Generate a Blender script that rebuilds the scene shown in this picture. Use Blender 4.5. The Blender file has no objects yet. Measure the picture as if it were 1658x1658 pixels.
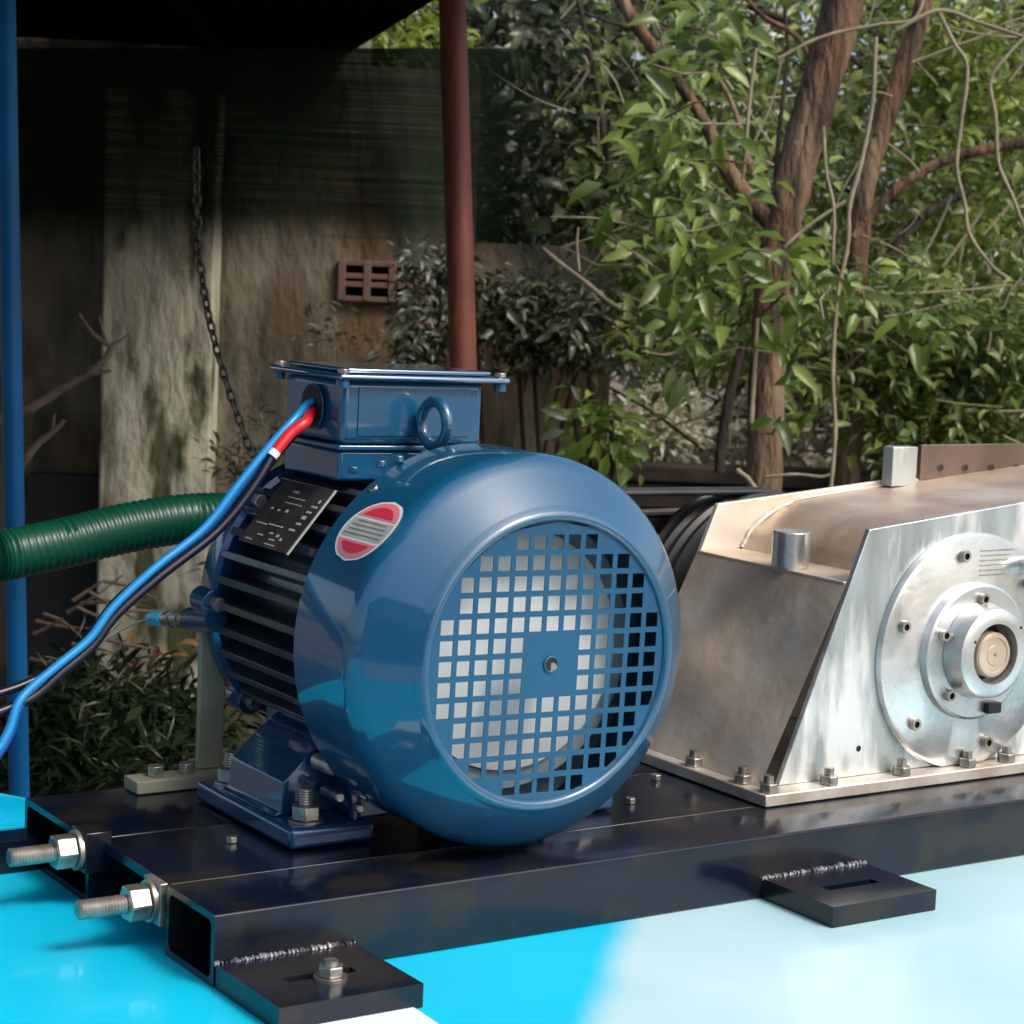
import bpy, bmesh, math, random
import numpy as np
from mathutils import Vector, Matrix
PI = math.pi
random.seed(7); rng = np.random.default_rng(7)
sc = bpy.context.scene
COL = sc.collection

# ------------------------------------------------------------------ camera
FPX = 3472.884                       # focal length in photograph pixels (1658 wide)
CAM = np.array([-0.66455581, -1.38359044, 0.4801041])
WM = np.array([[0.83755633, -0.02812279, 0.5456267],
               [-0.54480388, -0.11809264, 0.83020652],
               [0.04108677, -0.99260427, -0.11423064]])
cd = bpy.data.cameras.new('camera'); cam = bpy.data.objects.new('camera', cd); COL.objects.link(cam)
cam.matrix_world = Matrix(((WM[0][0], -WM[0][1], -WM[0][2], CAM[0]),
                           (WM[1][0], -WM[1][1], -WM[1][2], CAM[1]),
                           (WM[2][0], -WM[2][1], -WM[2][2], CAM[2]), (0, 0, 0, 1)))
cd.sensor_width = 36; cd.lens = FPX / 1658 * 36; cd.clip_start = .05; cd.clip_end = 500
cd.dof.use_dof = True; cd.dof.focus_distance = 1.85; cd.dof.aperture_fstop = 20
sc.camera = cam

# ------------------------------------------------------------------ light
SUN_EL, SUN_AZ = 50, 158             # azimuth measured clockwise from +Y
w = bpy.data.worlds.new('World'); sc.world = w; w.use_nodes = True
nt = w.node_tree; bg = nt.nodes['Background']
sk = nt.nodes.new('ShaderNodeTexSky'); sk.sky_type = 'NISHITA'; sk.sun_disc = False
sk.sun_elevation = math.radians(SUN_EL); sk.sun_rotation = math.radians(SUN_AZ)
sk.air_density = 1.0; sk.dust_density = 4.0; sk.ozone_density = .6
nt.links.new(sk.outputs[0], bg.inputs[0]); bg.inputs[1].default_value = .15
sd = bpy.data.lights.new('sun', 'SUN'); sun = bpy.data.objects.new('sun', sd); COL.objects.link(sun)
sd.energy = 1.8; sd.angle = math.radians(16); sd.color = (1, .95, .88)
sv = Vector((math.sin(math.radians(SUN_AZ)) * math.cos(math.radians(SUN_EL)),
             math.cos(math.radians(SUN_AZ)) * math.cos(math.radians(SUN_EL)), math.sin(math.radians(SUN_EL))))
sun.rotation_euler = sv.to_track_quat('Z', 'Y').to_euler()
sc.view_settings.view_transform = 'Standard'; sc.view_settings.look = 'None'
sc.view_settings.exposure = 0.42; sc.view_settings.gamma = 1; sc.view_settings.use_curve_mapping = False

# ------------------------------------------------------------------ helpers
def ray(px, py): return WM @ np.array([(px - 829) / FPX, (py - 829) / FPX, 1.0])
def at(px, py, d): return CAM + ray(px, py) * d                  # point at distance d along the view
def on(px, py, ax, v):                                           # point on the plane axis = v
    r = ray(px, py); return CAM + r * ((v - CAM[ax]) / r[ax])
U = np.array([.8376, -.5448, 0]); U /= np.linalg.norm(U)
FW = np.array([.5456, .8302, 0]); FW /= np.linalg.norm(FW)
def G(u, d, z): p = CAM + u * U + d * FW; return np.array([p[0], p[1], z])
ORG = {}
class MB:
    def __init__(s): s.v = []; s.f = []
    def add(s, vs, fs):
        n = len(s.v); s.v += [tuple(map(float, p)) for p in vs]; s.f += [tuple(i + n for i in f) for f in fs]; return s
    def box(s, x0, x1, y0, y1, z0, z1, M=None):
        vs = [(x, y, z) for z in (z0, z1) for y in (y0, y1) for x in (x0, x1)]
        if M is not None: vs = [tuple(M @ Vector(p)) for p in vs]
        return s.add(vs, [(0, 2, 3, 1), (4, 5, 7, 6), (0, 1, 5, 4), (2, 6, 7, 3), (0, 4, 6, 2), (1, 3, 7, 5)])
    def prism(s, poly, y0, y1):                                  # polygon in XZ pushed along Y
        n = len(poly)
        vs = [(x, y0, z) for x, z in poly] + [(x, y1, z) for x, z in poly]
        fs = [tuple(range(n)), tuple(range(2 * n - 1, n - 1, -1))]
        fs += [(i, i + n, (i + 1) % n + n, (i + 1) % n) for i in range(n)]
        return s.add(vs, fs)
    def prismz(s, poly, z0, z1):
        n = len(poly)
        vs = [(x, y, z0) for x, y in poly] + [(x, y, z1) for x, y in poly]
        fs = [tuple(range(n - 1, -1, -1)), tuple(range(n, 2 * n))]
        fs += [(i, (i + 1) % n, (i + 1) % n + n, i + n) for i in range(n)]
        return s.add(vs, fs)
    def tube(s, pts, rad, n=10, cap=True, wob=0, sx=1):
        pts = [Vector(tuple(map(float, p))) for p in pts]
        if not hasattr(rad, '__len__'): rad = [rad] * len(pts)
        up = Vector((0, 0, 1)) if abs((pts[-1] - pts[0]).normalized().z) < .9 else Vector((0, 1, 0))
        vs = []
        for i, p in enumerate(pts):
            t = (pts[min(i + 1, len(pts) - 1)] - pts[max(i - 1, 0)]).normalized()
            a = t.cross(up).normalized(); b = a.cross(t).normalized()
            for k in range(n):
                an = 2 * PI * k / n; r = rad[i] * (1 + wob * (random.random() - .5))
                vs.append(p + a * math.cos(an) * r * sx + b * math.sin(an) * r)
        fs = [(i * n + k, i * n + (k + 1) % n, (i + 1) * n + (k + 1) % n, (i + 1) * n + k) for i in range(len(pts) - 1) for k in range(n)]
        if cap: fs += [tuple(range(n - 1, -1, -1)), tuple(range((len(pts) - 1) * n, len(pts) * n))]
        return s.add(vs, fs)
    def cyl(s, p0, p1, r, n=16, r1=None): return s.tube([p0, p1], [r, r if r1 is None else r1], n)
    def hexa(s, p0, p1, r): return s.tube([p0, p1], r, 6)
    def lathe(s, prof, cx, cz, n=96, closed=False):              # (r, y) profile about an axis along Y
        m = len(prof); vs = []
        for k in range(n):
            a = 2 * PI * k / n
            vs += [(cx + r * math.cos(a), y, cz + r * math.sin(a)) for r, y in prof]
        fs = []
        for k in range(n):
            for i in range(m if closed else m - 1):
                j = (i + 1) % m; k2 = (k + 1) % n
                fs.append((k * m + i, k * m + j, k2 * m + j, k2 * m + i))
        return s.add(vs, fs)
    def torus(s, c, ax, R, r, n=28, m=10, sc2=1):
        ax = Vector(ax).normalized(); a = ax.orthogonal().normalized(); b = ax.cross(a); c = Vector(tuple(map(float, c)))
        vs = []
        for i in range(n):
            t = 2 * PI * i / n; dr = a * math.cos(t) + b * math.sin(t) * sc2
            for j in range(m):
                q = 2 * PI * j / m; vs.append(c + dr * R + dr.normalized() * r * math.cos(q) + ax * r * math.sin(q))
        return s.add(vs, [(i * m + j, ((i + 1) % n) * m + j, ((i + 1) % n) * m + (j + 1) % m, i * m + (j + 1) % m) for i in range(n) for j in range(m)])
    def rot(s, ang, cx, cz):                                     # turn about an axis along Y
        ca, sa = math.cos(ang), math.sin(ang)
        s.v = [(cx + (x - cx) * ca - (z - cz) * sa, y, cz + (x - cx) * sa + (z - cz) * ca) for x, y, z in s.v]; return s
    def build(s, name, mat, parent=None, smooth=True, bevel=0, seg=2, origin=None, ang=35):
        me = bpy.data.meshes.new(name); o0 = ORG.get(parent, origin if origin is not None else (0, 0, 0))
        if parent is None and origin is None and s.v:
            a = np.array(s.v); o0 = (float(a[:, 0].mean()), float(a[:, 1].mean()), float(a[:, 2].min()))
        me.from_pydata([(x - o0[0], y - o0[1], z - o0[2]) for x, y, z in s.v], [], s.f)
        bm = bmesh.new(); bm.from_mesh(me); bmesh.ops.recalc_face_normals(bm, faces=bm.faces); bm.to_mesh(me); bm.free()
        if smooth: me.shade_smooth(); me.set_sharp_from_angle(angle=math.radians(ang))
        me.materials.append(mat); o = bpy.data.objects.new(name, me); COL.objects.link(o)
        if parent: o.parent = parent; ORG[o] = o0
        else: o.location = o0; ORG[o] = o0
        if bevel:
            m = o.modifiers.new('bevel', 'BEVEL'); m.width = bevel; m.segments = seg; m.limit_method = 'ANGLE'; m.angle_limit = math.radians(30)
        return o
def tag(o, label=None, cat=None, group=None, kind=None):
    for k, v in (('label', label), ('category', cat), ('group', group), ('kind', kind)):
        if v: o[k] = v
    return o
def thing(name, loc, label, cat, group=None, kind=None):
    o = bpy.data.objects.new(name, None); COL.objects.link(o); o.location = tuple(map(float, loc)); ORG[o] = tuple(map(float, loc))
    o.empty_display_size = .05
    return tag(o, label, cat, group, kind)
def spline(P, n=8):
    P = [np.array(p, float) for p in P]; Q = [2 * P[0] - P[1]] + P + [2 * P[-1] - P[-2]]; out = []
    for i in range(1, len(Q) - 2):
        for k in range(n):
            t = k / n; a, b, c, d = Q[i - 1:i + 3]
            out.append(.5 * ((2 * b) + (c - a) * t + (2 * a - 5 * b + 4 * c - d) * t * t + (3 * b - a - 3 * c + d) * t ** 3))
    return out + [P[-1]]

# ------------------------------------------------------------------ materials
def mat(name, col, rough=.5, metal=0, coat=0, col2=None, scale=8, detail=6, lo=.4, hi=.6, bump=0, bscale=None, stretch=None, rvar=0, spec=.5, col3=None, s3=2, bd=.004):
    m = bpy.data.materials.new(name); m.use_nodes = True; N = m.node_tree.nodes; L = m.node_tree.links; b = N['Principled BSDF']
    b.inputs['Base Color'].default_value = (*col, 1); b.inputs['Roughness'].default_value = rough; b.inputs['Metallic'].default_value = metal
    b.inputs['Coat Weight'].default_value = coat; b.inputs['Coat Roughness'].default_value = .06; b.inputs['Specular IOR Level'].default_value = spec
    tc = N.new('ShaderNodeTexCoord'); mp = N.new('ShaderNodeMapping'); L.new(tc.outputs['Object'], mp.inputs[0])
    if stretch: mp.inputs['Scale'].default_value = stretch
    def noise(sc_, dt=detail):
        n = N.new('ShaderNodeTexNoise'); n.inputs['Scale'].default_value = sc_; n.inputs['Detail'].default_value = dt; L.new(mp.outputs[0], n.inputs[0]); return n
    def ramp(src, a, c):
        r = N.new('ShaderNodeMapRange'); r.inputs[1].default_value = a; r.inputs[2].default_value = c; L.new(src, r.inputs[0]); return r.outputs[0]
    cur = None
    if col2:
        n = noise(scale); mx = N.new('ShaderNodeMix'); mx.data_type = 'RGBA'; L.new(ramp(n.outputs[0], lo, hi), mx.inputs[0])
        mx.inputs[6].default_value = (*col, 1); mx.inputs[7].default_value = (*col2, 1); cur = mx.outputs[2]
    if col3:
        n = noise(s3, 8); mx = N.new('ShaderNodeMix'); mx.data_type = 'RGBA'; L.new(ramp(n.outputs[0], .5, .62), mx.inputs[0])
        L.new(cur, mx.inputs[6]); mx.inputs[7].default_value = (*col3, 1); cur = mx.outputs[2]
    if cur: L.new(cur, b.inputs['Base Color'])
    if rvar:
        n = noise(scale * 1.7); r = N.new('ShaderNodeMapRange'); r.inputs[1].default_value = .3; r.inputs[2].default_value = .7
        r.inputs[3].default_value = max(rough - rvar, .02); r.inputs[4].default_value = rough + rvar; L.new(n.outputs[0], r.inputs[0]); L.new(r.outputs[0], b.inputs['Roughness'])
    if bump:
        n = noise(bscale or scale * 3, 5); bp = N.new('ShaderNodeBump'); bp.inputs['Strength'].default_value = bump; bp.inputs['Distance'].default_value = bd
        L.new(n.outputs[0], bp.inputs['Height']); L.new(bp.outputs[0], b.inputs['Normal'])
    return m
def leafmat(name, c1, c2, c3=None, trans=.35, rough=.36):
    m = bpy.data.materials.new(name); m.use_nodes = True; N = m.node_tree.nodes; L = m.node_tree.links; b = N['Principled BSDF']
    gi = N.new('ShaderNodeNewGeometry'); oi = N.new('ShaderNodeObjectInfo'); ad = N.new('ShaderNodeMath'); ad.operation = 'ADD'
    L.new(gi.outputs['Random Per Island'], ad.inputs[0]); L.new(oi.outputs['Random'], ad.inputs[1])
    fr = N.new('ShaderNodeMath'); fr.operation = 'FRACT'; L.new(ad.outputs[0], fr.inputs[0])
    cr = N.new('ShaderNodeValToRGB'); e = cr.color_ramp.elements; e[0].color = (*c1, 1); e[1].color = (*c2, 1)
    if c3: e2 = cr.color_ramp.elements.new(.85); e2.color = (*c2, 1); e[-1].color = (*c3, 1)
    L.new(fr.outputs[0], cr.inputs[0]); L.new(cr.outputs[0], b.inputs['Base Color']); b.inputs['Roughness'].default_value = rough
    b.inputs['Specular IOR Level'].default_value = .6 if rough < .8 else .1
    tr = N.new('ShaderNodeBsdfTranslucent'); L.new(cr.outputs[0], tr.inputs[0]); mx = N.new('ShaderNodeMixShader'); mx.inputs[0].default_value = trans
    L.new(b.outputs[0], mx.inputs[1]); L.new(tr.outputs[0], mx.inputs[2]); L.new(mx.outputs[0], N['Material Output'].inputs[0])
    return m
BLUE = mat('motor_blue_paint', (.001, .066, .150), .42, 0, 1.0, (.002, .082, .175), 6, bump=.10, bscale=260, bd=.0012, rvar=.05)
BLUEF = mat('grille_blue_paint', (.001, .070, .155), .42, 0, .3, (.002, .085, .18), 9, bump=.1, bscale=180)
NAVY = mat('finned_body_paint', (.008, .012, .024), .33, .2, .5, (.014, .022, .04), 14, bump=.1, bscale=60)
FINM = mat('dusty_fin_paint', (.020, .026, .045), .38, .1, .4, (.045, .048, .062), 22, bump=.15, bscale=80)
LIDM = mat('sky_bright_lid_paint', (.02, .10, .20), .18, .5, 1.0, (.03, .13, .25), 14)  # lid colour lightened to carry the bright sky reflection along its edges
FOOTB = mat('cast_foot_paint', (.010, .055, .15), .3, .3, .7, (.015, .075, .19), 12, bump=.2, bscale=70)
BOXB = mat('terminal_box_paint', (.002, .068, .155), .35, 0, .8, (.006, .09, .21), 8, bump=.05, bscale=40)
BLK = mat('black_gloss_paint', (.003, .006, .015), .22, 0, .12, (.005, .008, .019), 9, rvar=.07, bump=.04, bscale=25, col3=(.016, .014, .014), s3=16, spec=.35)
RUBBER = mat('black_rubber', (.012, .012, .014), .45, col2=(.03, .03, .03), scale=12)
ZINC = mat('zinc_plated_steel', (.55, .53, .48), .35, .9, 0, (.36, .33, .28), 60, bump=.1, bscale=150)
THREAD = mat('dull_threaded_steel', (.52, .48, .43), .40, .8, 0, (.34, .29, .24), 50)
WELD = mat('weld_metal', (.34, .34, .37), .42, .6, 0, (.05, .05, .06), 60, bump=.4, bscale=200)
STEEL = mat('scuffed_bare_steel', (.50, .56, .56), .38, .65, 0, (.38, .42, .42), 9, rvar=.16, bump=.22, bscale=30, col3=(.92, .92, .90), s3=11, stretch=(2.6, 1, .6))
MACH = mat('machined_steel', (.70, .72, .71), .3, .85, 0, (.52, .55, .55), 14, rvar=.10, bump=.05, bscale=120, col3=(.84, .84, .83), s3=16)
STAIN = mat('brownish_stainless_sheet', (.60, .50, .39), .45, .3, 0, (.42, .335, .27), 6, rvar=.1, bump=.8, bscale=7, col3=(.58, .53, .45), s3=9, bd=.012)
TAN = mat('heat_tinted_steel', (.66, .54, .42), .42, .45, 0, (.44, .33, .24), 9, rvar=.1, bump=.12, bscale=30, col3=(.68, .60, .52), s3=5)
PALEST = mat('pale_warm_steel', (.80, .75, .67), .45, .4, 0, (.66, .58, .48), 9, rvar=.1, bump=.1, bscale=30)
FLANGE = mat('pale_base_plate', (.70, .65, .58), .38, .55, 0, (.50, .42, .34), 16, bump=.15, bscale=60)
BROWNP = mat('brown_primer_plate', (.17, .12, .10), .45, .4, 0, (.12, .085, .07), 14)
BEIGE = mat('beige_painted_flat', (.33, .33, .24), .55, 0, 0, (.25, .25, .18), 20, bump=.2)
DARK = mat('dark_recess', (.006, .007, .009), .6)
FANW = mat('white_fan_plastic', (.92, .94, .93), .45, col2=(.88, .90, .89), scale=5)
PLATE = mat('grey_nameplate', (.075, .065, .065), .38, .6, 0, (.13, .11, .11), 25, bump=.05)
MARK = mat('silver_print', (.6, .6, .56), .4, .3)
WHITE = mat('sticker_white', (.78, .76, .76), .45); RED = mat('sticker_red', (.68, .035, .07), .45); PINK = mat('sticker_pink', (.80, .22, .26), .45)
GREYS = mat('sticker_grey', (.42, .43, .40), .5, col2=(.50, .51, .48), scale=60)
CBLUE = mat('blue_cable_sheath', (.004, .07, .30), .35, coat=.3); CBLUE2 = mat('pale_blue_cable_sheath', (.01, .22, .52), .35); CBLK = mat('black_cable_sheath', (.006, .007, .02), .35)
CRED = mat('red_cable_sheath', (.60, .02, .025), .35); CGRY = mat('grey_wire_sheath', (.16, .17, .14), .5)
POLE = mat('blue_pole_paint', (.001, .085, .24), .45, col2=(.001, .11, .29), spec=.2, scale=6, bump=.1)
RUST = mat('red_oxide_pipe', (.10, .020, .011), .6, .1, 0, (.16, .036, .018), 22, bump=.3, stretch=(1, 1, .3))
HOSE = mat('green_hose', (.001, .062, .034), .38, col2=(.001, .045, .026), scale=5)
CHAIN = mat('old_chain_steel', (.075, .065, .055), .5, .6, 0, (.06, .05, .04), 40)
BARK = mat('brown_bark', (.15, .075, .038), .85, 0, 0, (.035, .020, .012), 26, bump=1, bscale=45, stretch=(1, 1, .22), col3=(.20, .14, .085), s3=9, bd=.03)
BARK2 = mat('dark_bark', (.035, .024, .017), .9, 0, 0, (.02, .014, .01), 20, bump=1, bscale=40, stretch=(1, 1, .3), bd=.02)
VINE = mat('pale_dry_stem', (.27, .23, .15), .75, 0, 0, (.17, .15, .09), 12, bump=.3)
DRY = mat('dead_branch_wood', (.22, .16, .12), .85, 0, 0, (.11, .075, .055), 14, bump=.5)
WALLM = mat('stained_wall', (.19, .165, .125), .9, 0, 0, (.045, .046, .033), 6.5, 14, .43, .57, bump=1, bscale=14, bd=.03, stretch=(1, 1, .4), col3=(.15, .095, .05), s3=3.5)
PILM = mat('mossy_concrete', (.50, .48, .37), .9, 0, 0, (.075, .08, .035), 11, 14, .46, .58, bump=1, bscale=16, bd=.03, stretch=(1, 1, .4), col3=(.50, .47, .37), s3=7)
TERRA = mat('terracotta_block', (.14, .09, .075), .85, 0, 0, (.15, .085, .06), 20, bump=.4)
TIMBER = mat('dark_weathered_timber', (.075, .05, .038), .85, 0, 0, (.035, .026, .02), 6, bump=.6, stretch=(1, 1, 3))
ROOFM = mat('dark_roof_sheet', (.004, .004, .004), .95, spec=0)
GRD = mat('leaf_littered_soil', (.13, .09, .055), .95, 0, 0, (.07, .055, .03), 2.5, 12, bump=1, bscale=20, col3=(.20, .16, .11), s3=5)
YARD = mat('grey_yard_concrete', (.29, .285, .27), .9, 0, 0, (.23, .225, .21), 2, 10, bump=.3)
LF1 = leafmat('bright_leaf', (.075, .14, .02), (.22, .31, .05), (.42, .50, .13), .42)
LF2 = leafmat('mid_leaf', (.06, .10, .022), (.17, .23, .05), (.34, .39, .12), .4)
LF3 = leafmat('dark_leaf', (.03, .042, .02), (.075, .09, .04), (.15, .17, .08), .3)
LFB = leafmat('brownish_leaf', (.05, .055, .025), (.14, .125, .06), (.30, .27, .16), .3)
LF4 = leafmat('yellow_leaf', (.15, .21, .03), (.30, .36, .06), (.42, .48, .13), .45)
LFG = leafmat('greyish_leaf', (.07, .085, .055), (.13, .155, .10), (.25, .27, .2), .25)
STRAW = leafmat('pale_litter_and_specks', (.50, .48, .36), (.85, .83, .68), (.92, .90, .80), .2, .7)
WEED = leafmat('weed_leaf', (.006, .012, .005), (.018, .032, .011), (.04, .05, .025), .2, .85)
DEADL = leafmat('brown_leaf', (.20, .10, .04), (.40, .24, .11), (.5, .35, .2), .3)

LIDM.node_tree.nodes['Principled BSDF'].inputs['Coat IOR'].default_value = 2.6
for m_ in (BLUE, BOXB, FOOTB): m_.node_tree.nodes['Principled BSDF'].inputs['Coat IOR'].default_value = 1.72
# tank paint: cyan, fading to a paler blue on the right part of the lid
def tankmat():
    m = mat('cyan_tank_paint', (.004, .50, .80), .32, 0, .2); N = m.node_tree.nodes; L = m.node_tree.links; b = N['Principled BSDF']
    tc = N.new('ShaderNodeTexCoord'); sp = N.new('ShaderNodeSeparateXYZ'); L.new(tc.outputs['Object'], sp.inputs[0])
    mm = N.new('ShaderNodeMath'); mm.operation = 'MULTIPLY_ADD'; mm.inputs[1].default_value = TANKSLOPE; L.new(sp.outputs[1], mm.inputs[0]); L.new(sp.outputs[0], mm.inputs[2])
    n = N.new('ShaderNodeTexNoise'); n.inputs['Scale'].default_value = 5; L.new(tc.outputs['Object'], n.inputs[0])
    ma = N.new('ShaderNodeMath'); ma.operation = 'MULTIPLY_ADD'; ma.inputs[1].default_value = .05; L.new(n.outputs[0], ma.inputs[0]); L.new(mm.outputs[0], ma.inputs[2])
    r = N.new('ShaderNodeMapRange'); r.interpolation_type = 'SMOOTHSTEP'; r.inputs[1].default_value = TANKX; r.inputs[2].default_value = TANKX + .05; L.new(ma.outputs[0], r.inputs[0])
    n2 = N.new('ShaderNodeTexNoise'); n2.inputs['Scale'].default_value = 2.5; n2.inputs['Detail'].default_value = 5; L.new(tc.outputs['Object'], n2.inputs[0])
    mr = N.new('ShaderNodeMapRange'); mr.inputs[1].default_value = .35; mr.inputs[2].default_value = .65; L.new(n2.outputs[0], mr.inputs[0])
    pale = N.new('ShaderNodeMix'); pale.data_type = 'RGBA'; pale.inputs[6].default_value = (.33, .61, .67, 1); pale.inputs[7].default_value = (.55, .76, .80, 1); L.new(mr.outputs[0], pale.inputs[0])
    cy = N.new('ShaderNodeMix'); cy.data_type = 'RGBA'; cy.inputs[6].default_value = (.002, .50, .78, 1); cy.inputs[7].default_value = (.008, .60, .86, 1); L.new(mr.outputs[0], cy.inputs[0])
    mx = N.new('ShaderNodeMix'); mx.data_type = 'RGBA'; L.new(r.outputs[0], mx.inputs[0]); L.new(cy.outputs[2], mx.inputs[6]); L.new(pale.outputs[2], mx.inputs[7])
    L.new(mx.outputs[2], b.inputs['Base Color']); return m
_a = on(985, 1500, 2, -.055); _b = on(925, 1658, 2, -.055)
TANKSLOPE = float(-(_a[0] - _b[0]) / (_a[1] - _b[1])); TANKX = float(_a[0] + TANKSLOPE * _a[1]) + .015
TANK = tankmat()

# ------------------------------------------------------------------ setting
GZ = -.95
g = MB(); N_ = 60
for sx_ in (0,):
    pts = [(x, y) for y in np.linspace(-60, 90, N_) for x in np.linspace(-70, 80, N_)]
    g.add([(x, y, GZ) for x, y in pts], [(j * N_ + i, j * N_ + i + 1, (j + 1) * N_ + i + 1, (j + 1) * N_ + i) for j in range(N_ - 1) for i in range(N_ - 1)])
tag(g.build('ground', GRD, origin=(0, 0, GZ)), kind='structure')
y_ = MB().box(-8, 9, -14, .9, GZ - .2, GZ + .02)
tag(y_.build('reflection_yard', YARD, origin=(0, 0, GZ)), kind='structure')  # pale pavement added mainly for the bare steel to reflect

# tank
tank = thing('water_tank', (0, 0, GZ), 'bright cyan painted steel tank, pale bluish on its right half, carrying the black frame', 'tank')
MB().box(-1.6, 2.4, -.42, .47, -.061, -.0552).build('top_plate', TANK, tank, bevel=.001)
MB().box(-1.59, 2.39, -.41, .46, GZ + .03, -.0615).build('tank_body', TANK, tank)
# corner gusset behind the rear rail
c0 = on(45, 1292, 1, .455); c1 = on(-40, 1238, 1, .455)
tb = MB().prism([(c1[0] - .25, c1[2] + .05), (c0[0], c0[2]), (c0[0], -.0555), (c1[0] - .25, -.0555)], .449, .455)
tb.box(c1[0] - .25, c0[0] + .004, .425, .449, -.0552, -.038)
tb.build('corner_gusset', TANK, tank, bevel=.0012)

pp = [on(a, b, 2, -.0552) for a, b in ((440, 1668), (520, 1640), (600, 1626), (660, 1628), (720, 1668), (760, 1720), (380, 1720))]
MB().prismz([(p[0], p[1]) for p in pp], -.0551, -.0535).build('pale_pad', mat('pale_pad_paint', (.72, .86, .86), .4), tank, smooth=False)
# ------------------------------------------------------------------ base frame
fr = thing('base_frame', (0, 0, -.0552), 'long glossy black steel base frame bolted across the cyan tank under the motor', 'machine frame')
def rtube(x0, x1, y0, y1, z0, z1, t=.0055):
    m = MB(); o = [(y0, z0), (y1, z0), (y1, z1), (y0, z1)]; i = [(y0 + t, z0 + t), (y1 - t, z0 + t), (y1 - t, z1 - t), (y0 + t, z1 - t)]
    def rr(q, r):
        out = []; n = 4; cy, cz = sum(a for a, _ in q) / 4, sum(b for _, b in q) / 4
        for k, (a, b) in enumerate(q):
            ca, cb = a - math.copysign(r, a - cy), b - math.copysign(r, b - cz); st = [PI, 1.5 * PI, 0, .5 * PI][k]
            for j in range(5): an = st + j * PI / 8; out.append((ca + r * math.cos(an), cb + r * math.sin(an)))
        return out
    O, I = rr(o, .0022), rr(i, .006); n = len(O); vs = []
    for x in (x0, x1):
        vs += [(x, a, b) for a, b in O] + [(x, a, b) for a, b in I]
    fs = []
    for k in range(n):
        j = (k + 1) % n
        fs += [(k, j, j + 2 * n, k + 2 * n), (n + k, n + j, n + j + 2 * n, n + k + 2 * n), (k, j, n + j, n + k), (2 * n + k, 2 * n + j, 3 * n + j, 3 * n + k)]
    return m.add(vs, fs)
rtube(0, 2.3, 0, .086, -.055, 0).build('front_rail', BLK, fr, ang=25)
MB().box(.004, 2.3, .0875, .2285, -.0095, -.0005).build('deck_plate', BLK, fr, bevel=.0008)
rtube(-.004, 2.3, .231, .378, -.055, .0).build('rear_rail', BLK, fr, ang=25)
MB().box(-.30, -.0045, .340, .374, -.0548, -.026).build('stub_rail', BLK, fr, bevel=.001)
MB().box(.03, .038, .0875, .2295, -.054, -.0105).build('cross_member', BLK, fr)
def bracket(x0, x1, y1, bolt):
    z0, z1 = -.0548, -.037; sx0, sx1 = x0 + .03, x1 - .03; ym = y1 * .52; h = .0055
    m = MB()                                                     # plate with a slot
    m.box(x0, x1, y1, ym - h, z0, z1); m.box(x0, x1, ym + h, -.0005, z0, z1)
    m.box(x0, sx0, ym - h, ym + h, z0, z1); m.box(sx1, x1, ym - h, ym + h, z0, z1)
    bm = bmesh.new(); vv = [bm.verts.new(p) for p in m.v]; [bm.faces.new([vv[i] for i in f]) for f in m.f]
    bmesh.ops.remove_doubles(bm, verts=bm.verts, dist=1e-5)
    o = m.build('mounting_bracket', BLK, fr, smooth=False)
    sl = MB().box(sx0, sx1, ym - h, ym + h, -.0545, -.052).build('slot', DARK, o)
    wv = []; x = x0
    wb = MB()
    while x < x1:
        r = random.uniform(.0018, .0036); wb.torus((x, -.0006 - random.random() * .0010, -.0372 + random.random() * .0008), (1, random.uniform(-.5, .5), random.uniform(-.3, .4)), r * .5, r * random.uniform(.4, .62), 8, 6); x += random.uniform(.0017, .0036)
    wb.build('weld_bead', WELD, o)
    return o
b1 = bracket(.001, .117, -.104, True); b1['label'] = 'left bracket with a silver bolt in its slot'
b2 = bracket(.519, .636, -.092, False); b2['label'] = 'right bracket with an empty slot'
bb = on(535, 1585, 2, -.037); bx, by = float(bb[0]), float(bb[1])
MB().cyl((bx, by, -.037), (bx, by, -.0345), .0125, 20).build('washer', ZINC, b1)
MB().hexa((bx, by, -.0343), (bx, by, -.0265), .0098).build('bolt_head', ZINC, b1, bevel=.0008)
MB().cyl((bx, by, -.0263), (bx, by, -.0225), .0052, 12).build('bolt_end', ZINC, b1)
# adjusting bolts at the left end
for k, (px0, pyy, px1, yy, L2) in enumerate([(125, 1468, 262, .108, .02), (14, 1386, 118, .232, .02)]):
    t = on(px0, pyy, 1, yy); e = on(px1, pyy - 6, 1, yy); zc = float(e[2]); zc = (float(t[2]) + zc) / 2
    x_t = float(t[0]); x_n = float(on(248 if k == 0 else 128, 1457, 1, yy)[0])
    bo = MB(); pr = []; x = x_t; j = 0
    th = []
    while x < .03:
        r = (.0078 if j % 2 else .0072); th.append((x, r)); x += .0013; j += 1
    bo.tube([(a, yy, zc) for a, _ in th], [.0062] + [r for _, r in th[1:]], 14)
    bl = bo.build('adjusting_bolt', THREAD, fr)
    bl['label'] = ['front adjusting bolt sticking out to the left', 'rear adjusting bolt sticking out to the left'][k]
    MB().hexa((x_n - .023, yy, zc), (x_n - .006, yy, zc), .0148).build('nut', ZINC, bl, bevel=.0012)
    MB().cyl((x_n - .0055, yy, zc), (x_n - .002, yy, zc), .0165, 20).build('washer', THREAD, bl)
    MB().box(x_n - .0015, .012 if k == 0 else .01, yy - .0155, yy + .0155, zc - .017, zc + .017).build('bolt_lug', BLK if k else THREAD, fr, bevel=.001)
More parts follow.
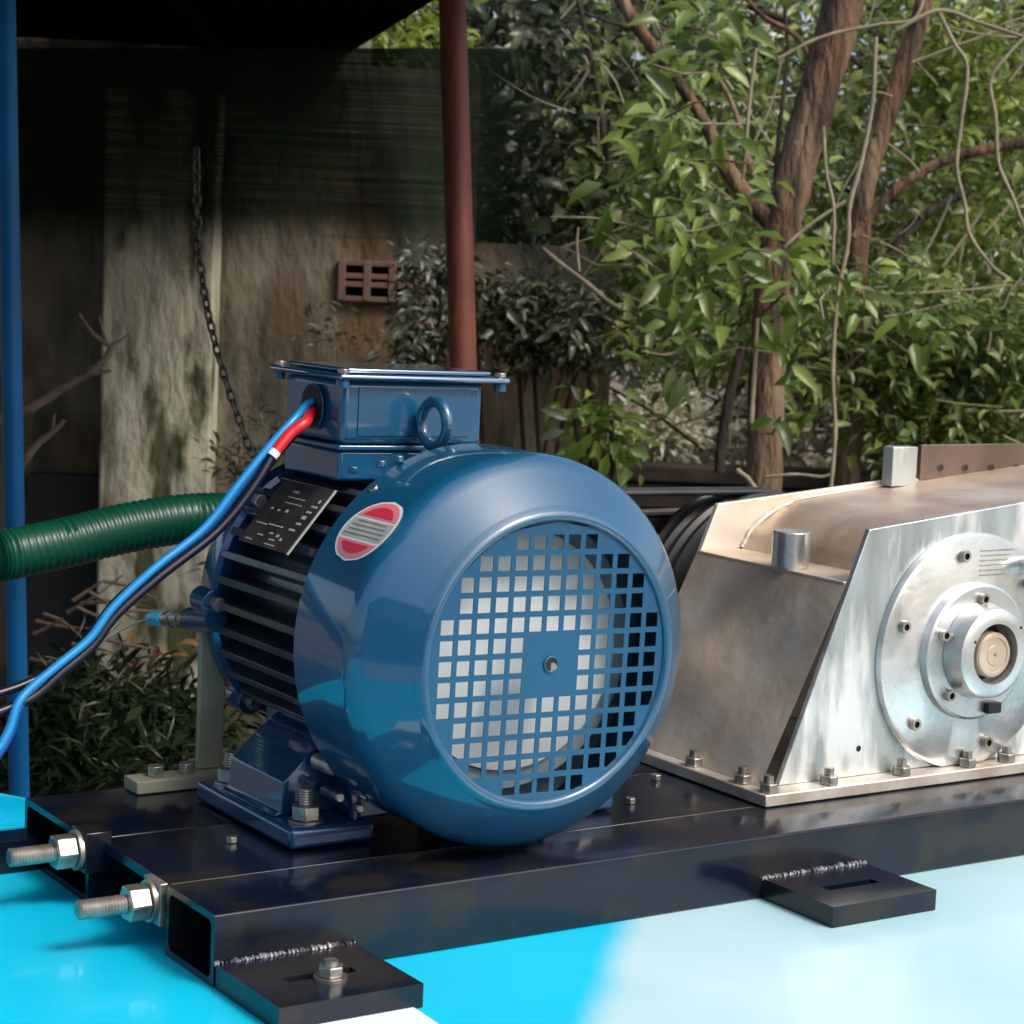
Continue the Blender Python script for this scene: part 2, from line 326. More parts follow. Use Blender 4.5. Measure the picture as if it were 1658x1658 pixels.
# loose hex bolts on the deck
for (px, py) in [(1020, 1300), (1062, 1262), (375, 1363)]:
    p = on(px, py, 2, 0); x, y = float(p[0]), float(p[1])
    o = MB().hexa((x, y, -.0003), (x, y, .005), .0052).build('deck_bolt', ZINC, fr, bevel=.0005)

# beige bar and post standing on the rear rail
bs = thing('bearing_stand', (.14, .36, 0), 'beige flat steel post on a pale bolted strip behind the motor', 'stand')
p0 = on(222, 1282, 1, .345); p1 = on(352, 1272, 1, .345)
MB().box(p0[0], p1[0] + .01, .345, .375, .0005, .012).build('foot_strip', BEIGE, bs, bevel=.001)
for px in (252, 302):
    p = on(px, 1262, 1, .36); x = float(p[0])
    MB().hexa((x, .36, .0122), (x, .36, .022), .0078).build('strip_bolt', THREAD, bs, bevel=.0008)
q0 = on(318, 1245, 1, .37); q1 = on(357, 1245, 1, .37)
MB().box(q0[0], q1[0], .3655, .3735, .0125, .17).build('upright_bar', BEIGE, bs, bevel=.001)

# ------------------------------------------------------------------ electric motor
CX, CZ = .2880, .1687
TL = math.radians(-1.3)
mo = thing('electric_motor', (CX, .2, 0), 'blue electric motor with a square-mesh fan cover facing the camera', 'electric motor')
prof = [(.1125, .0065), (.1125, .0015), (.1145, -.0008), (.1175, -.0012), (.1205, .0008), (.1235, .0045), (.1250, .0058), (.1505, .0290), (.1535, .0318), (.1565, .0353), (.1595, .0395), (.1612, .0440), (.1620, .0480), (.1622, .0500), (.1622, .130), (.158, .1302), (.158, .05), (.150, .032), (.1205, .009)]
MB().lathe(prof, CX, CZ, 160, True).build('fan_cover', BLUE, mo, ang=50)
# grille plate with real square holes
P, Hh = .01635, .00590; cnt = {0: 6, 1: 6, 2: 6, 3: 5, 4: 5, 5: 4, 6: 2}
R_ = .1140; gz = MB(); yg = .0030; GX, GZ2 = CX + .001, CZ - .0025
def cw(z): return math.sqrt(max(R_ * R_ - z * z, 0))
def strip(z0, z1, holes):
    lim = min(cw(z0), cw(z1)); hs_ = {round(h / P) for h in holes}; edges = [(-cw(z0), -cw(z1), None)]
    for i in range(-6, 7):
        for e_, q in ((i * P - Hh, i), (i * P + Hh, None)):
            if abs(e_) < lim - .0008: edges.append((e_, e_, q))
    edges += [(cw(z0), cw(z1), None)]
    for k in range(len(edges) - 1):
        a, b = edges[k], edges[k + 1]
        if a[2] is not None and a[2] in hs_: continue
        gz.add([(GX + a[0], yg, GZ2 + z0), (GX + b[0], yg, GZ2 + z0), (GX + b[1], yg, GZ2 + z1), (GX + a[1], yg, GZ2 + z1)], [(0, 1, 2, 3)])
zs = [-R_ + .00001]
for j in range(-6, 7): zs += [j * P - Hh, j * P + Hh]
zs.append(R_ - .00001)
for k in range(len(zs) - 1):
    z0, z1 = zs[k], zs[k + 1]
    if k % 2 == 1:
        j = (k - 1) // 2 - 6; n = cnt[abs(j)]
        hs = [i * P for i in range(-n, n + 1) if not (abs(i) <= 1 and abs(j) <= 1)]
        for q in range(2): strip(z0 + (z1 - z0) * q / 2, z0 + (z1 - z0) * (q + 1) / 2, hs)
    else:
        for q in range(2): strip(z0 + (z1 - z0) * q / 2, z0 + (z1 - z0) * (q + 1) / 2, [])
gz.rot(TL, CX, CZ); gr = gz.build('fan_grille', BLUEF, mo, smooth=False)
bm = bmesh.new(); bm.from_mesh(gr.data); bmesh.ops.remove_doubles(bm, verts=bm.verts, dist=1e-5); bmesh.ops.recalc_face_normals(bm, faces=bm.faces); bm.to_mesh(gr.data); bm.free()
sm = gr.modifiers.new('thick', 'SOLIDIFY'); sm.thickness = .0008; sm.offset = 0
MB().cyl((GX, .0018, GZ2), (GX, .0024, GZ2), .0062, 20).build('centre_hole', DARK, gr)
MB().torus((GX, .0018, GZ2), (0, 1, 0), .0062, .0009, 24, 8).build('hole_rim', BLUEF, gr)
MB().cyl((GX + .0016, .0012, GZ2 - .002), (GX + .0018, .0017, GZ2 - .002), .0033, 12).build('centre_screw', ZINC, gr)
# fan behind the grille
MB().lathe([(0, .098), (.152, .098), (.157, .0995), (0, .0995)], CX, CZ, 64).build('cover_backing', mat('blue_grey_backing', (.22, .32, .40), .5), mo)  # pale disc added behind the fan, stands for lit paint inside the cover
fan = MB().lathe([(.0, .040), (.03, .040), (.060, .044), (.0995, .0535), (.1005, .0555), (.099, .0575), (.02, .046), (0, .045)], CX, CZ, 96).build('cooling_fan', FANW, mo)
MB().lathe([(.1012, .0580), (.1165, .0600), (.1170, .0625), (.1012, .0605)], CX, CZ, 96, True).build('fan_fill_ring', mat('blue_grey_ring', (.32, .42, .47), .5), fan)  # pale ring added to lighten the grille holes at the right
for k in range(9):
    a = k * 2 * PI / 9 + .3; M = Matrix.Translation((CX, .072, CZ)) @ Matrix.Rotation(a, 4, 'Y')
    MB().box(.03, .098, -.001, .028, -.0012, .0012, M).build('fan_blade', FANW, fan)
# cover screws
for a in (128, 38, 232):
    ar = math.radians(a); c, s_ = math.cos(ar), math.sin(ar)
    MB().cyl((CX + .1605 * c, .119, CZ + .1605 * s_), (CX + .1635 * c, .119, CZ + .1635 * s_), .0042, 14).build('cover_screw', ZINC, mo, bevel=.0006)
# finned body
BR, FR_ = .104, .1315
MB().lathe([(0, .10), (BR, .10), (BR, .362), (0, .362)], CX, CZ, 72).build('stator_body', NAVY, mo)
a = 114.0; nf = 0
angs = [120 + 10 * k for k in range(12)] + [60 - 10 * k for k in range(12)] + [84, 92, 100, 76, 108]
for a in angs:
    M = Matrix.Translation((CX, 0, CZ)) @ Matrix.Rotation(-math.radians(a), 4, 'Y'); y0, y1 = .106, .350
    t = .0036; top = FR_ if not 68 < a < 112 else .127
    vs = [(BR - .002, y0, -t * 1.6), (top, y0, -t), (top, y0, t), (BR - .002, y0, t * 1.6)]; vs += [(x, y1, z) for x, _, z in vs]
    m = MB().add([tuple(M @ Vector(p)) for p in vs], [(0, 1, 2, 3), (7, 6, 5, 4), (0, 4, 5, 1), (1, 5, 6, 2), (2, 6, 7, 3), (3, 7, 4, 0)])
    m.build('cooling_fin', FINM, mo, bevel=.0009)
# end shield with ears, connector
MB().lathe([(0, .346), (.128, .346), (.1325, .350), (.1325, .372), (.127, .380), (.08, .392), (.05, .402), (0, .402)], CX, CZ, 80).build('end_shield', FOOTB, mo)
for a in (45, 135, 225, 315, 180):
    ar = math.radians(a); x, z = CX + .130 * math.cos(ar), CZ + .130 * math.sin(ar)
    MB().cyl((x, .345, z), (x, .374, z), .0125, 16).build('shield_ear', FOOTB, mo, bevel=.001)
    MB().hexa((x, .334, z), (x, .3445, z), .0070).build('shield_bolt', THREAD, mo, bevel=.0006)
cA = on(328, 1003, 0, .155); cB = on(245, 1002, 0, .150)
cA, cB = Vector(cA), Vector(cB); dd = (cB - cA); 
cc = MB().cyl(cA - dd * .25, cA + dd * .22, .0115, 12).build('pipe_stub', FOOTB, mo)
gn = MB(); 
for k in range(6): gn.cyl(cA + dd * (.22 + .085 * k), cA + dd * (.29 + .085 * k), .0068 if k % 2 else .0082, 14)
gn.build('cable_gland', ZINC, mo)
MB().cyl(cA + dd * .74, cA + dd * 1.0, .0068, 14).build('gland_cap', mat('cyan_cap', (.04, .55, .75), .35), mo, bevel=.001)
# feet
for sgn in (-1, 1):
    def X(x): return CX + sgn * (CX - x)
    nm = MB().prism([(X(.215), .098), (X(.168), .073), (X(.140), .047), (X(.137), .022), (X(.131), .0188), (X(.215), .0188)], .168, .268)
    f_ = nm.build('mounting_foot', FOOTB, mo, bevel=.003, seg=3)
    x0, x1 = sorted((X(.126), X(.205)))
    MB().box(x0, x1, .126, .308, .0008, .0185).build('foot_flange', FOOTB, f_, bevel=.004, seg=3)
    x0, x1 = sorted((X(.190), X(.225)))
    MB().box(x0, x1, .13, .304, .019, .088).build('foot_web', FOOTB, f_, bevel=.003)
    for yy in (.128, .262):
        MB().prism([(X(.19), .086), (X(.178), .078), (X(.186), .0187), (X(.19), .0187)], yy + .002, yy + .010).build('foot_rib', FOOTB, f_, bevel=.001)
    for yb in (.146, .288):
        xb = X(.150)
        MB().cyl((xb, yb, .0187), (xb, yb, .0205), .0145, 20).build('washer', ZINC, f_)
        MB().hexa((xb, yb, .0207), (xb, yb, .0325), .0128).build('nut', ZINC, f_, bevel=.0009)
        st = MB(); st.tube([(xb, yb, .0325 + .0011 * k) for k in range(14)], [.0058 if k % 2 else .0053 for k in range(14)], 12); st.build('stud', THREAD, f_)
# odd bolts in the gap between foot and cover
for (px, py, yy, r) in [(541, 1243, .135, .0075), (552, 1292, .133, .0045), (585, 1310, .125, .004), (572, 1262, .13, .004)]:
    p = on(px, py, 1, yy); x, z = float(p[0]), float(p[2])
    MB().cyl((x, yy, z), (x, yy + .03, z), r, 14).build('clamp_bolt', ZINC if r < .005 else THREAD, mo, bevel=r * .3)
# terminal box
def tilt(m, a=-.9): return m.rot(math.radians(a), CX, CZ)
tbx = tilt(MB().box(.2065, .348, .215, .321, .3215, .3765)).build('terminal_box', BOXB, mo, bevel=.006, seg=4)
tilt(MB().box(.207, .3475, .2165, .3195, .290, .3165)).build('box_neck', BOXB, mo, bevel=.003, seg=2)
tilt(MB().box(.204, .3505, .2125, .3235, .3168, .3212)).build('box_gasket', BOXB, tbx, bevel=.0012)
tilt(MB().box(.222, .333, .2138, .2149, .329, .371)).build('box_panel', BOXB, tbx, bevel=.0005)
tilt(MB().box(.1975, .3690, .2035, .338, .3768, .3822)).build('box_lid', BOXB, tbx, bevel=.0035, seg=4); bpy.data.objects['box_lid'].data.materials[0] = LIDM
tilt(MB().box(.2100, .3560, .216, .325, .3824, .3866)).build('lid_panel', LIDM, tbx, bevel=.0018, seg=3)
for x, y in ((.2045, .2115), (.362, .2115), (.2045, .329), (.362, .329)):
    tilt(MB().cyl((x, y, .3824), (x, y, .3862), .0052, 14)).build('lid_screw', ZINC, tbx, bevel=.0006)
    tilt(MB().cyl((x, y, .3700), (x, y, .3766), .0058, 12)).build('screw_boss', BOXB, tbx)
hy, hz = .262, .352
MB().cyl((.2052, hy, hz), (.2062, hy, hz), .0205, 32).build('entry_collar', BOXB, tbx, bevel=.001)
MB().cyl((.2046, hy, hz), (.2051, hy, hz), .0190, 32).build('entry_hole', DARK, tbx)
# eye bolt
ex, ey = float(on(703, 690, 1, .188)[0]), .188
e = MB().torus((ex, ey, .3425), (1, .08, 0), .0190, .0052, 40, 12); e.build('eye_bolt', BLUE, mo)
MB().cyl((ex, ey, .306), (ex, ey, .3185), .0135, 24, .0115).build('eye_bolt_collar', BLUE, mo, bevel=.002)
for px, py, yy in ((572, 755, .2), (645, 737, .13), (617, 745, .14)):
    p = on(px, py, 1, yy); MB().cyl((p[0], yy, p[2] - .006), (p[0], yy, p[2]), .0045, 12).build('small_screw', BLUE, mo, bevel=.001)
# nameplate: a flat plate tangent to the fins
def cylpt(px, py, R):
    d = ray(px, py); a_ = d[0] ** 2 + d[2] ** 2; b_ = 2 * (d[0] * (CAM[0] - CX) + d[2] * (CAM[2] - CZ)); c_ = (CAM[0] - CX) ** 2 + (CAM[2] - CZ) ** 2 - R * R
    k = (-b_ - math.sqrt(b_ * b_ - 4 * a_ * c_)) / (2 * a_); return CAM + k * d
an = math.radians(140); nd = Vector((math.cos(an), 0, math.sin(an))); td = Vector((-nd.z, 0, nd.x)) * -1   # td points up the slope
npc = Vector((CX, 0, CZ)) + nd * .1375
def NP(s, t, h): return npc + Vector((0, t, 0)) + td * s + nd * h   # s up the slope, t along y
def npbox(s0, s1, t0, t1, h0, h1):
    vs = [NP(s, t, h) for h in (h0, h1) for t in (t0, t1) for s in (s0, s1)]
    return MB().add(vs, [(0, 2, 3, 1), (4, 5, 7, 6), (0, 1, 5, 4), (2, 6, 7, 3), (0, 4, 6, 2), (1, 3, 7, 5)])
npl = npbox(-.0345, .034, .212, .306, 0, .0012).build('nameplate', PLATE, mo, bevel=.0004)
npbox(-.035, .0345, .2105, .2125, 0, .0016).build('plate_edge', MARK, npl)
mk = MB()
for (s, t, ds, dt) in [(.014, .2235, .002, .010), (.008, .2265, .002, .008), (.002, .228, .0035, .007), (-.005, .229, .002, .008), (-.012, .232, .002, .010), (.02, .222, .0035, .003),
                       (.004, .262, .003, .004), (.003, .276, .002, .0035), (.0035, .289, .0022, .004), (.024, .270, .0018, .010),
                       (-.012, .262, .0012, .026), (-.013, .288, .0012, .02), (-.021, .247, .0028, .0038), (-.0235, .238, .0028, .003), (-.02, .26, .0016, .006), (-.026, .252, .0012, .01), (-.024, .276, .0014, .01), (-.031, .25, .001, .018), (-.0305, .29, .0012, .012), (.012, .26, .0009, .03), (.018, .262, .0009, .03)]:
    b_ = npbox(s - ds / 2, s + ds / 2, t - dt / 2, t + dt / 2, .0013, .0016); mk.add(b_.v, b_.f)
mk.build('plate_print', MARK, npl, smooth=False)
# round warning sticker wrapped on the cover
SA, SY, SR = math.radians(141.8), .0775, .0300
def sticker(name, m_, r0, lo, hi, h):
    vs = []; fs = []; n = 18; R = .1622 + h
    for i in range(n + 1):
        s = lo + (hi - lo) * i / n; wd = math.sqrt(max(r0 * r0 - s * s, 0))
        for j in range(9): t = (-wd + 2 * wd * j / 8) * 1.2; a_ = SA - s / R; vs.append((CX + R * math.cos(a_), SY + t - s * .22, CZ + R * math.sin(a_)))
    fs = [(i * 9 + j, i * 9 + j + 1, (i + 1) * 9 + j + 1, (i + 1) * 9 + j) for i in range(n) for j in range(8)]
    return MB().add(vs, fs)
sw = sticker('s', WHITE, SR, -SR, SR, .0003).build('round_sticker', WHITE, mo)
for nm_, m_, r0, lo, hi, h in [('red_band', PINK, .0275, .0105, .0275, .00055), ('red_band', PINK, .0275, -.0275, -.0120, .00055), ('red_segment', RED, .0225, .0125, .0225, .0008), ('red_segment', RED, .0225, -.0225, -.0140, .0008), ('grey_band', GREYS, .0272, -.0095, .0085, .0005)]:
    sticker(nm_, m_, r0, lo, hi, h).build(nm_, m_, sw)
for q in range(4):
    sticker('x', GREYS, .0245 - .0015 * q, -.0068 + .0042 * q, -.0060 + .0042 * q, .0009).build('print_line', THREAD, sw)
# motor pulley
MB().lathe([(0, .405), (.022, .405), (.022, .42), (.085, .42), (.085, .426), (.078, .432), (.085, .438), (.078, .444), (.085, .450), (.085, .456), (0, .456)], CX, CZ, 64).build('motor_pulley', RUBBER, mo)

# ------------------------------------------------------------------ vibrator / crusher housing on the right
ho = thing('steel_housing', (.85, .2, 0), 'bare steel machine housing with a round bearing flange, right of the blue motor', 'machine')
FY, RY = .10, .33
plate = [(.618, .0122), (.712, .248), (.914, .2685), (1.25, .303), (1.25, .0122)]
MB().prism(plate, FY, FY + .006).build('front_plate', STEEL, ho, bevel=.0008)
MB().prism([(.618, .0122), (.7145, .2455), (.945, .2655), (1.25, .295), (1.25, .0122)], RY, RY + .006).build('rear_plate', PALEST, ho, bevel=.0008)
# inclined sheet
sh = MB(); nx, ny = 24, 14
for i in range(nx + 1):
    for j in range(ny + 1):
        s, t = i / nx, j / ny; b_ = .009 * math.sin(s * 7 + t * 3) * math.sin(t * 5 + 1) * math.sin(PI * s) * math.sin(PI * t)
        sh.v.append((.598 + .091 * s - b_, FY + .003 + (RY - FY - .003) * t, .0122 + .183 * s + b_ * .4))
for i in range(nx):
    for j in range(ny): a_ = i * (ny + 1) + j; sh.f.append((a_, a_ + 1, a_ + ny + 2, a_ + ny + 1))
sh.build('inclined_sheet', STAIN, ho, ang=60)
MB().box(.6895, .752, FY + .0065, RY - .0005, .1945, .1985).build('ledge', TAN, ho, bevel=.0008)
cp = [(.748, .1987), (.7525, .206), (.759, .216), (.772, .2265), (.787, .235), (.806, .2425), (.828, .248), (.88, .2535), (.945, .2595), (1.05, .270), (1.24, .288)]
cv = MB(); cps = spline([(x, 0, z) for x, z in cp], 4); n = len(cps)
cv.add([(p[0], FY + .0062, p[2]) for p in cps] + [(p[0], RY - .0002, p[2]) for p in cps], [(i, i + 1, n + i + 1, n + i) for i in range(n - 1)])
cv.build('curved_cover', TAN, ho, ang=60)
wl = MB(); wl.tube([(p[0] - .001, RY - .002, p[2] + .001) for p in cps], .0022, 8, wob=.4); wl.build('weld_seam', FLANGE, ho)
MB().cyl((.703, .2, .1986), (.703, .2, .2345), .0185, 40).build('pipe_boss', MACH, ho, bevel=.001)
MB().box(.583, 1.25, .076, .358, .0005, .0118).build('base_flange', FLANGE, ho, bevel=.0012)
for (px, py) in [(1092, 1243), (1162, 1272), (1245, 1296), (1362, 1276), (1478, 1260), (1597, 1250), (1655, 1240)]:
    p = on(px, py, 2, .012); x, y = float(p[0]), float(p[1]); 
    x = max(x, .594); y = max(y, .0865)
    f_ = MB().hexa((x, y, .0122), (x, y, .0205), .0092).build('flange_bolt', ZINC, ho, bevel=.0009)
    MB().cyl((x, y, .0207), (x, y, .0275), .0047, 12).build('bolt_end', ZINC, f_)
# top block and drilled plate
t0 = on(1435, 782, 1, .32); t1 = on(1490, 722, 1, .32)
MB().box(t0[0], t0[0] + .036, .312, .328, .2605, t1[2]).build('top_block', STEEL, ho, bevel=.001)
pb = on(1492, 727, 1, .32)
dp = MB().box(pb[0] + .004, pb[0] + .3, .324, .329, .2655, pb[2] + .004).build('drilled_plate', BROWNP, ho, bevel=.0006)
for px in (1523, 1563, 1605, 1645):
    p = on(px, 757, 1, .3238); MB().cyl((p[0], .3225, p[2]), (p[0], .3238, p[2]), .0035, 12).build('bolt_hole', DARK, dp)
    MB().torus((p[0], .3235, p[2]), (0, 1, 0), .004, .0008, 14, 6).build('hole_rim', BROWNP, dp)
# bearing flange
DX, DZ = .846, .125
fl = MB().lathe([(0, .092), (.112, .092), (.1155, .0935), (.117, .0995)], DX, DZ, 128)
fl.v = [(x, y, max(z, .0125)) for x, y, z in fl.v]
fl = fl.build('bearing_flange', MACH, ho, ang=25)
MB().lathe([(.1085, .0905), (.1115, .0905), (.1125, .0918)], DX, DZ, 128).rot(0, DX, DZ).build('flange_lip', MACH, fl) if False else None
MB().lathe([(0, .0815), (.064, .0815), (.0668, .083), (.0675, .0919)], DX, DZ + .001, 96).build('bearing_cover', MACH, fl, ang=25)
MB().lathe([(.0295, .066), (.0295, .0585), (.039, .0585), (.0435, .061), (.0475, .0810)], DX, DZ + .003, 80).build('bearing_hub', MACH, fl, ang=40)
MB().lathe([(0, .0795), (.0295, .0795)], DX, DZ + .003, 40).build('hub_recess', DARK, fl)
MB().lathe([(0, .0592), (.002, .0592), (.0022, .0578), (.0095, .0578), (.0100, .0584), (.0165, .0584), (.0170, .0576), (.0205, .0580), (.0220, .0600), (.0222, .0790)], DX - .002, DZ + .002, 64).build('shaft_end', TAN, fl, ang=25)
def allen(a, R, y, cx=DX, cz=DZ, r=.0062):
    x, z = cx + R * math.cos(math.radians(a)), cz + R * math.sin(math.radians(a))
    o = MB().lathe([(.0033, y - .0058), (.0055, y - .006), (r, y - .005), (r, y - .0003)], x, z, 20).build('socket_screw', THREAD, fl, ang=40)
    MB().lathe([(0, y - .0035), (.0034, y - .0035), (.0034, y - .0058)], x, z, 6).build('socket', DARK, o)
for a in (101, 162, 223, 287, 41): allen(a, .0965, .092)
for a in (90, 157, 226, 350): allen(a, .0535, .0815, r=.0056)
MB().box(DX + .012, DX + .030, .0745, .0812, DZ - .060, DZ - .0495).build('key_slot', DARK, fl, bevel=.001)
for a, R in ((40, .042), (150, .033)): 
    x, z = DX + R * math.cos(math.radians(a)), DZ + R * math.sin(math.radians(a)); MB().cyl((x, .0582, z), (x, .0584, z), .0016, 10).build('grub_hole', DARK, fl)
p = on(1390, 1212, 1, FY); MB().cyl((p[0], FY - .0004, p[2]), (p[0], FY + .0, p[2]), .003, 10).build('small_hole', DARK, ho)
x, z = DX + .068, DZ + .083
nip = MB(); nip.cyl((x, .092, z), (x, .080, z), .009, 16); nip.cyl((x, .080, z), (x, .070, z), .005, 12); nip.build('grease_nipple', MACH, fl)
# faint engraved lines
en = MB()
for k in range(6): en.box(DX + .005, DX + .05 - .004 * (k % 3), .0914, .0917, DZ + .098 - .0048 * k, DZ + .0992 - .0048 * k)
en.build('engraved_lines', THREAD, fl)

# pulley and belts behind
pu = thing('driven_pulley', (.85, .45, .11), 'large black belt pulley half hidden behind the steel housing', 'pulley')
PX_, PZ_, PR = .845, .105, .141
MB().lathe([(0, .40), (PR - .01, .40), (PR, .404), (PR, .410), (PR - .008, .416), (PR, .422), (PR, .428), (PR - .008, .434), (PR, .440), (PR, .446), (PR - .008, .452), (PR, .458), (PR, .464), (0, .464)], PX_, PZ_, 96).build('pulley_wheel', RUBBER, pu, ang=30)
MB().cyl((PX_, .337, PZ_), (PX_, .399, PZ_), .024, 24).build('pulley_shaft', THREAD, pu)
for k, yb in enumerate((.419, .431, .443)):
    m = MB(); pts = []; r1, r2 = .088, PR + .002; D = PX_ - CX; dz = PZ_ - CZ; ang0 = math.atan2(dz, D); off = math.asin((r1 - r2) / math.hypot(D, dz))
    u1 = ang0 + PI / 2 - off * -1; 
    for i in range(20): a_ = u1 + (2 * PI - 2 * (PI / 2 + off * -1)) * 0; break
    top = ang0 + math.acos((r1 - r2) / math.hypot(D, dz)); bot = ang0 - math.acos((r1 - r2) / math.hypot(D, dz))
    n = 24
    for i in range(n + 1): a_ = top + (2 * PI - (top - bot)) * i / n; pts.append((CX + r1 * math.cos(a_), CZ + r1 * math.sin(a_)))
    for i in range(n + 1): a_ = bot + (top - bot) * i / n; pts.append((PX_ + r2 * math.cos(a_), PZ_ + r2 * math.sin(a_)))
    L_ = len(pts); 
    vs = [(x, yb - .0045, z) for x, z in pts] + [(x, yb + .0045, z) for x, z in pts]
    m.add(vs, [(i, (i + 1) % L_, (i + 1) % L_ + L_, i + L_) for i in range(L_)])
    o = m.build('drive_belt', RUBBER, origin=(CX, yb, CZ - .09), ang=60); so = o.modifiers.new('thick', 'SOLIDIFY'); so.thickness = .006; so.offset = -1
    tag(o, ['front', 'middle', 'rear'][k] + ' black rubber drive belt running from motor to large pulley', 'belt', 'drive belts behind the motor')
# belt guard strip above
ga, gb = on(1025, 823, 1, .49), on(1212, 817, 1, .49)
gu = MB().box(ga[0] - .12, gb[0] + .02, .47, .49, gb[2] - .006, gb[2] - .001)
gu.box(ga[0] - .12, gb[0] + .02, .484, .49, gb[2] - .05, gb[2] - .0062)
tag(gu.build('belt_guard', BROWNP, origin=(ga[0], .48, 0), bevel=.001), 'narrow dark metal guard strip above the belts behind the motor', 'guard')

# ------------------------------------------------------------------ cables and hose
def cable(name, P, r, m_, label, cat='cable', n=10, kind=None):
    pts = spline(P, 8); o = MB().tube(pts, r, n).build(name, m_, origin=tuple(P[-1]), ang=70); return tag(o, label, cat)
hole = np.array([.2035, hy, hz - .002])
def pth(q, y0, y1): return [on(px, py, 1, y0 + (y1 - y0) * i / (len(q) - 1)) for i, (px, py) in enumerate(q)]
main = [(478, 681), (440, 722), (385, 790), (330, 860), (255, 920), (185, 985), (145, 1038), (95, 1080), (50, 1118), (28, 1145), (15, 1185), (-10, 1225), (-60, 1270)]
cable('power_cable', [hole + [.02, -.002, .008], hole + [0, -.002, .006]] + pth([(x, y - 4) for x, y in main], .245, .20), .0036, CBLUE2, 'light blue cable leaving the terminal box, upper strand of the bundle')
cable('power_cable', [hole + [.02, -.002, -.002], hole + [0, .004, .000]] + pth([(x + 2, y + 3) for x, y in main], .250, .206), .0036, CBLUE, 'deep blue cable under the light blue strand down to the left edge')
blk = [(478, 700), (445, 740), (400, 800), (345, 858), (262, 915), (190, 972), (145, 1030), (95, 1078), (40, 1108), (-20, 1128), (-60, 1140)]
cable('power_cable', [hole + [.02, 0, -.010], hole + [0, .004, -.006]] + pth(blk, .262, .23), .0038, CBLK, 'black cable running behind the blue strands to the left edge')
cable('red_wire', [hole + [.02, -.004, -.004], hole + [0, -.004, -.003]] + pth([(495, 683), (470, 702), (447, 730)], .238, .236), .0050, CRED, 'short red wire coming out of the terminal box hole', 'wire')
pA, pB = on(447, 730, 1, .236), on(440, 739, 1, .236)
tag(MB().cyl(pA, pB, .0050, 12).build('wire_end', WHITE), 'small white taped tip at the end of the red wire', 'wire end')
cable('black_wire', pth([(441, 738), (425, 765), (402, 800), (372, 838), (335, 875), (258, 934), (188, 996), (150, 1046), (98, 1090), (54, 1128), (0, 1152), (-60, 1170)], .237, .215), .0040, CBLK, 'black wire continuing from the white tip and running under the blue cables', 'wire')
cable('thin_wire', [cA + dd * .98] + pth([(215, 1010), (165, 1038), (110, 1073), (60, 1102), (0, 1128), (-60, 1145)], .42, .30), .0014, CGRY, 'thin grey wire from the cyan cap of the cable gland to the left edge', 'wire', 6)
cable('thin_wire', pth([(190, 1010), (150, 1050), (100, 1090), (50, 1122), (0, 1150), (-60, 1170)], .30, .26), .0013, CGRY, 'second thin grey wire just below the cable bundle at the left edge', 'wire', 6)
# corrugated hose
hp = pth([(-120, 925), (-40, 906), (0, 900), (100, 880), (200, 856), (300, 840), (380, 838), (450, 842), (520, 850)], .52, .56)
pts = spline(hp, 26); rad = [.0235 + .0014 * math.sin(i * PI * .66) for i in range(len(pts))]
tag(MB().tube(pts, rad, 28).build('corrugated_hose', HOSE, ang=80), 'thick dark green corrugated hose rising behind the blue cables', 'hose')

# ------------------------------------------------------------------ shelter: posts, roof, net
def post(name, px0, py0, px1, py1, d, r, m_, label):
    a_, b_ = at(px0, py0, d), at(px1, py1, d); dv = (b_ - a_) / (a_[2] - b_[2])
    top = a_ - dv * (1.45 - a_[2]) if a_[2] < 1.45 else a_; base = b_ + dv * (b_[2] - GZ)
    return tag(MB().cyl(base, top, r, 28).build(name, m_, origin=tuple(base)), label, 'post')
post('blue_post', 14, 300, 31, 1280, 2.55, .0122, POLE, 'slim blue steel post at the left edge, behind the cyan tank')
post('red_post', 733, 20, 750, 590, 3.5, .0225, RUST, 'rusty red steel pipe post behind the terminal box')
rf = thing('shelter_roof', at(300, 50, 3), 'dark shelter roof over the upper left corner', 'roof')
rv = [G(-3.2, 5.12, .985), at(562, 88, 5.12), at(700, 2, 4.3), G(.19, 3.35, 1.0), G(.22, 1.9, 1.0), G(-.2, 1.75, 1.0), G(-.36, 1.0, 1.0), G(-3.2, 1.0, 1.0)]  # near side, out of view, shaped to shade the posts and wall
far = [rv[0], rv[1]]; near = [G(-3.2, 1.9, 1.0), G(-.3, 1.9, 1.0)]
r_ = MB(); v2 = [p + np.array([0, 0, .03]) for p in rv]; n = len(rv)
r_.add(rv + v2, [tuple(range(n)), tuple(range(2 * n - 1, n - 1, -1))] + [(i, (i + 1) % n, (i + 1) % n + n, i + n) for i in range(n)]); r_.build('roof_sheet', ROOFM, rf, smooth=False)
for k in range(5):
    t = (k + .5) / 5; a_ = far[0] * (1 - t) + far[1] * t; b_ = near[0] * (1 - t) + near[1] * t
    MB().tube([a_ - [0, 0, .02], b_ - [0, 0, .02]], .022, 4).build('rafter', ROOFM, rf, smooth=False)
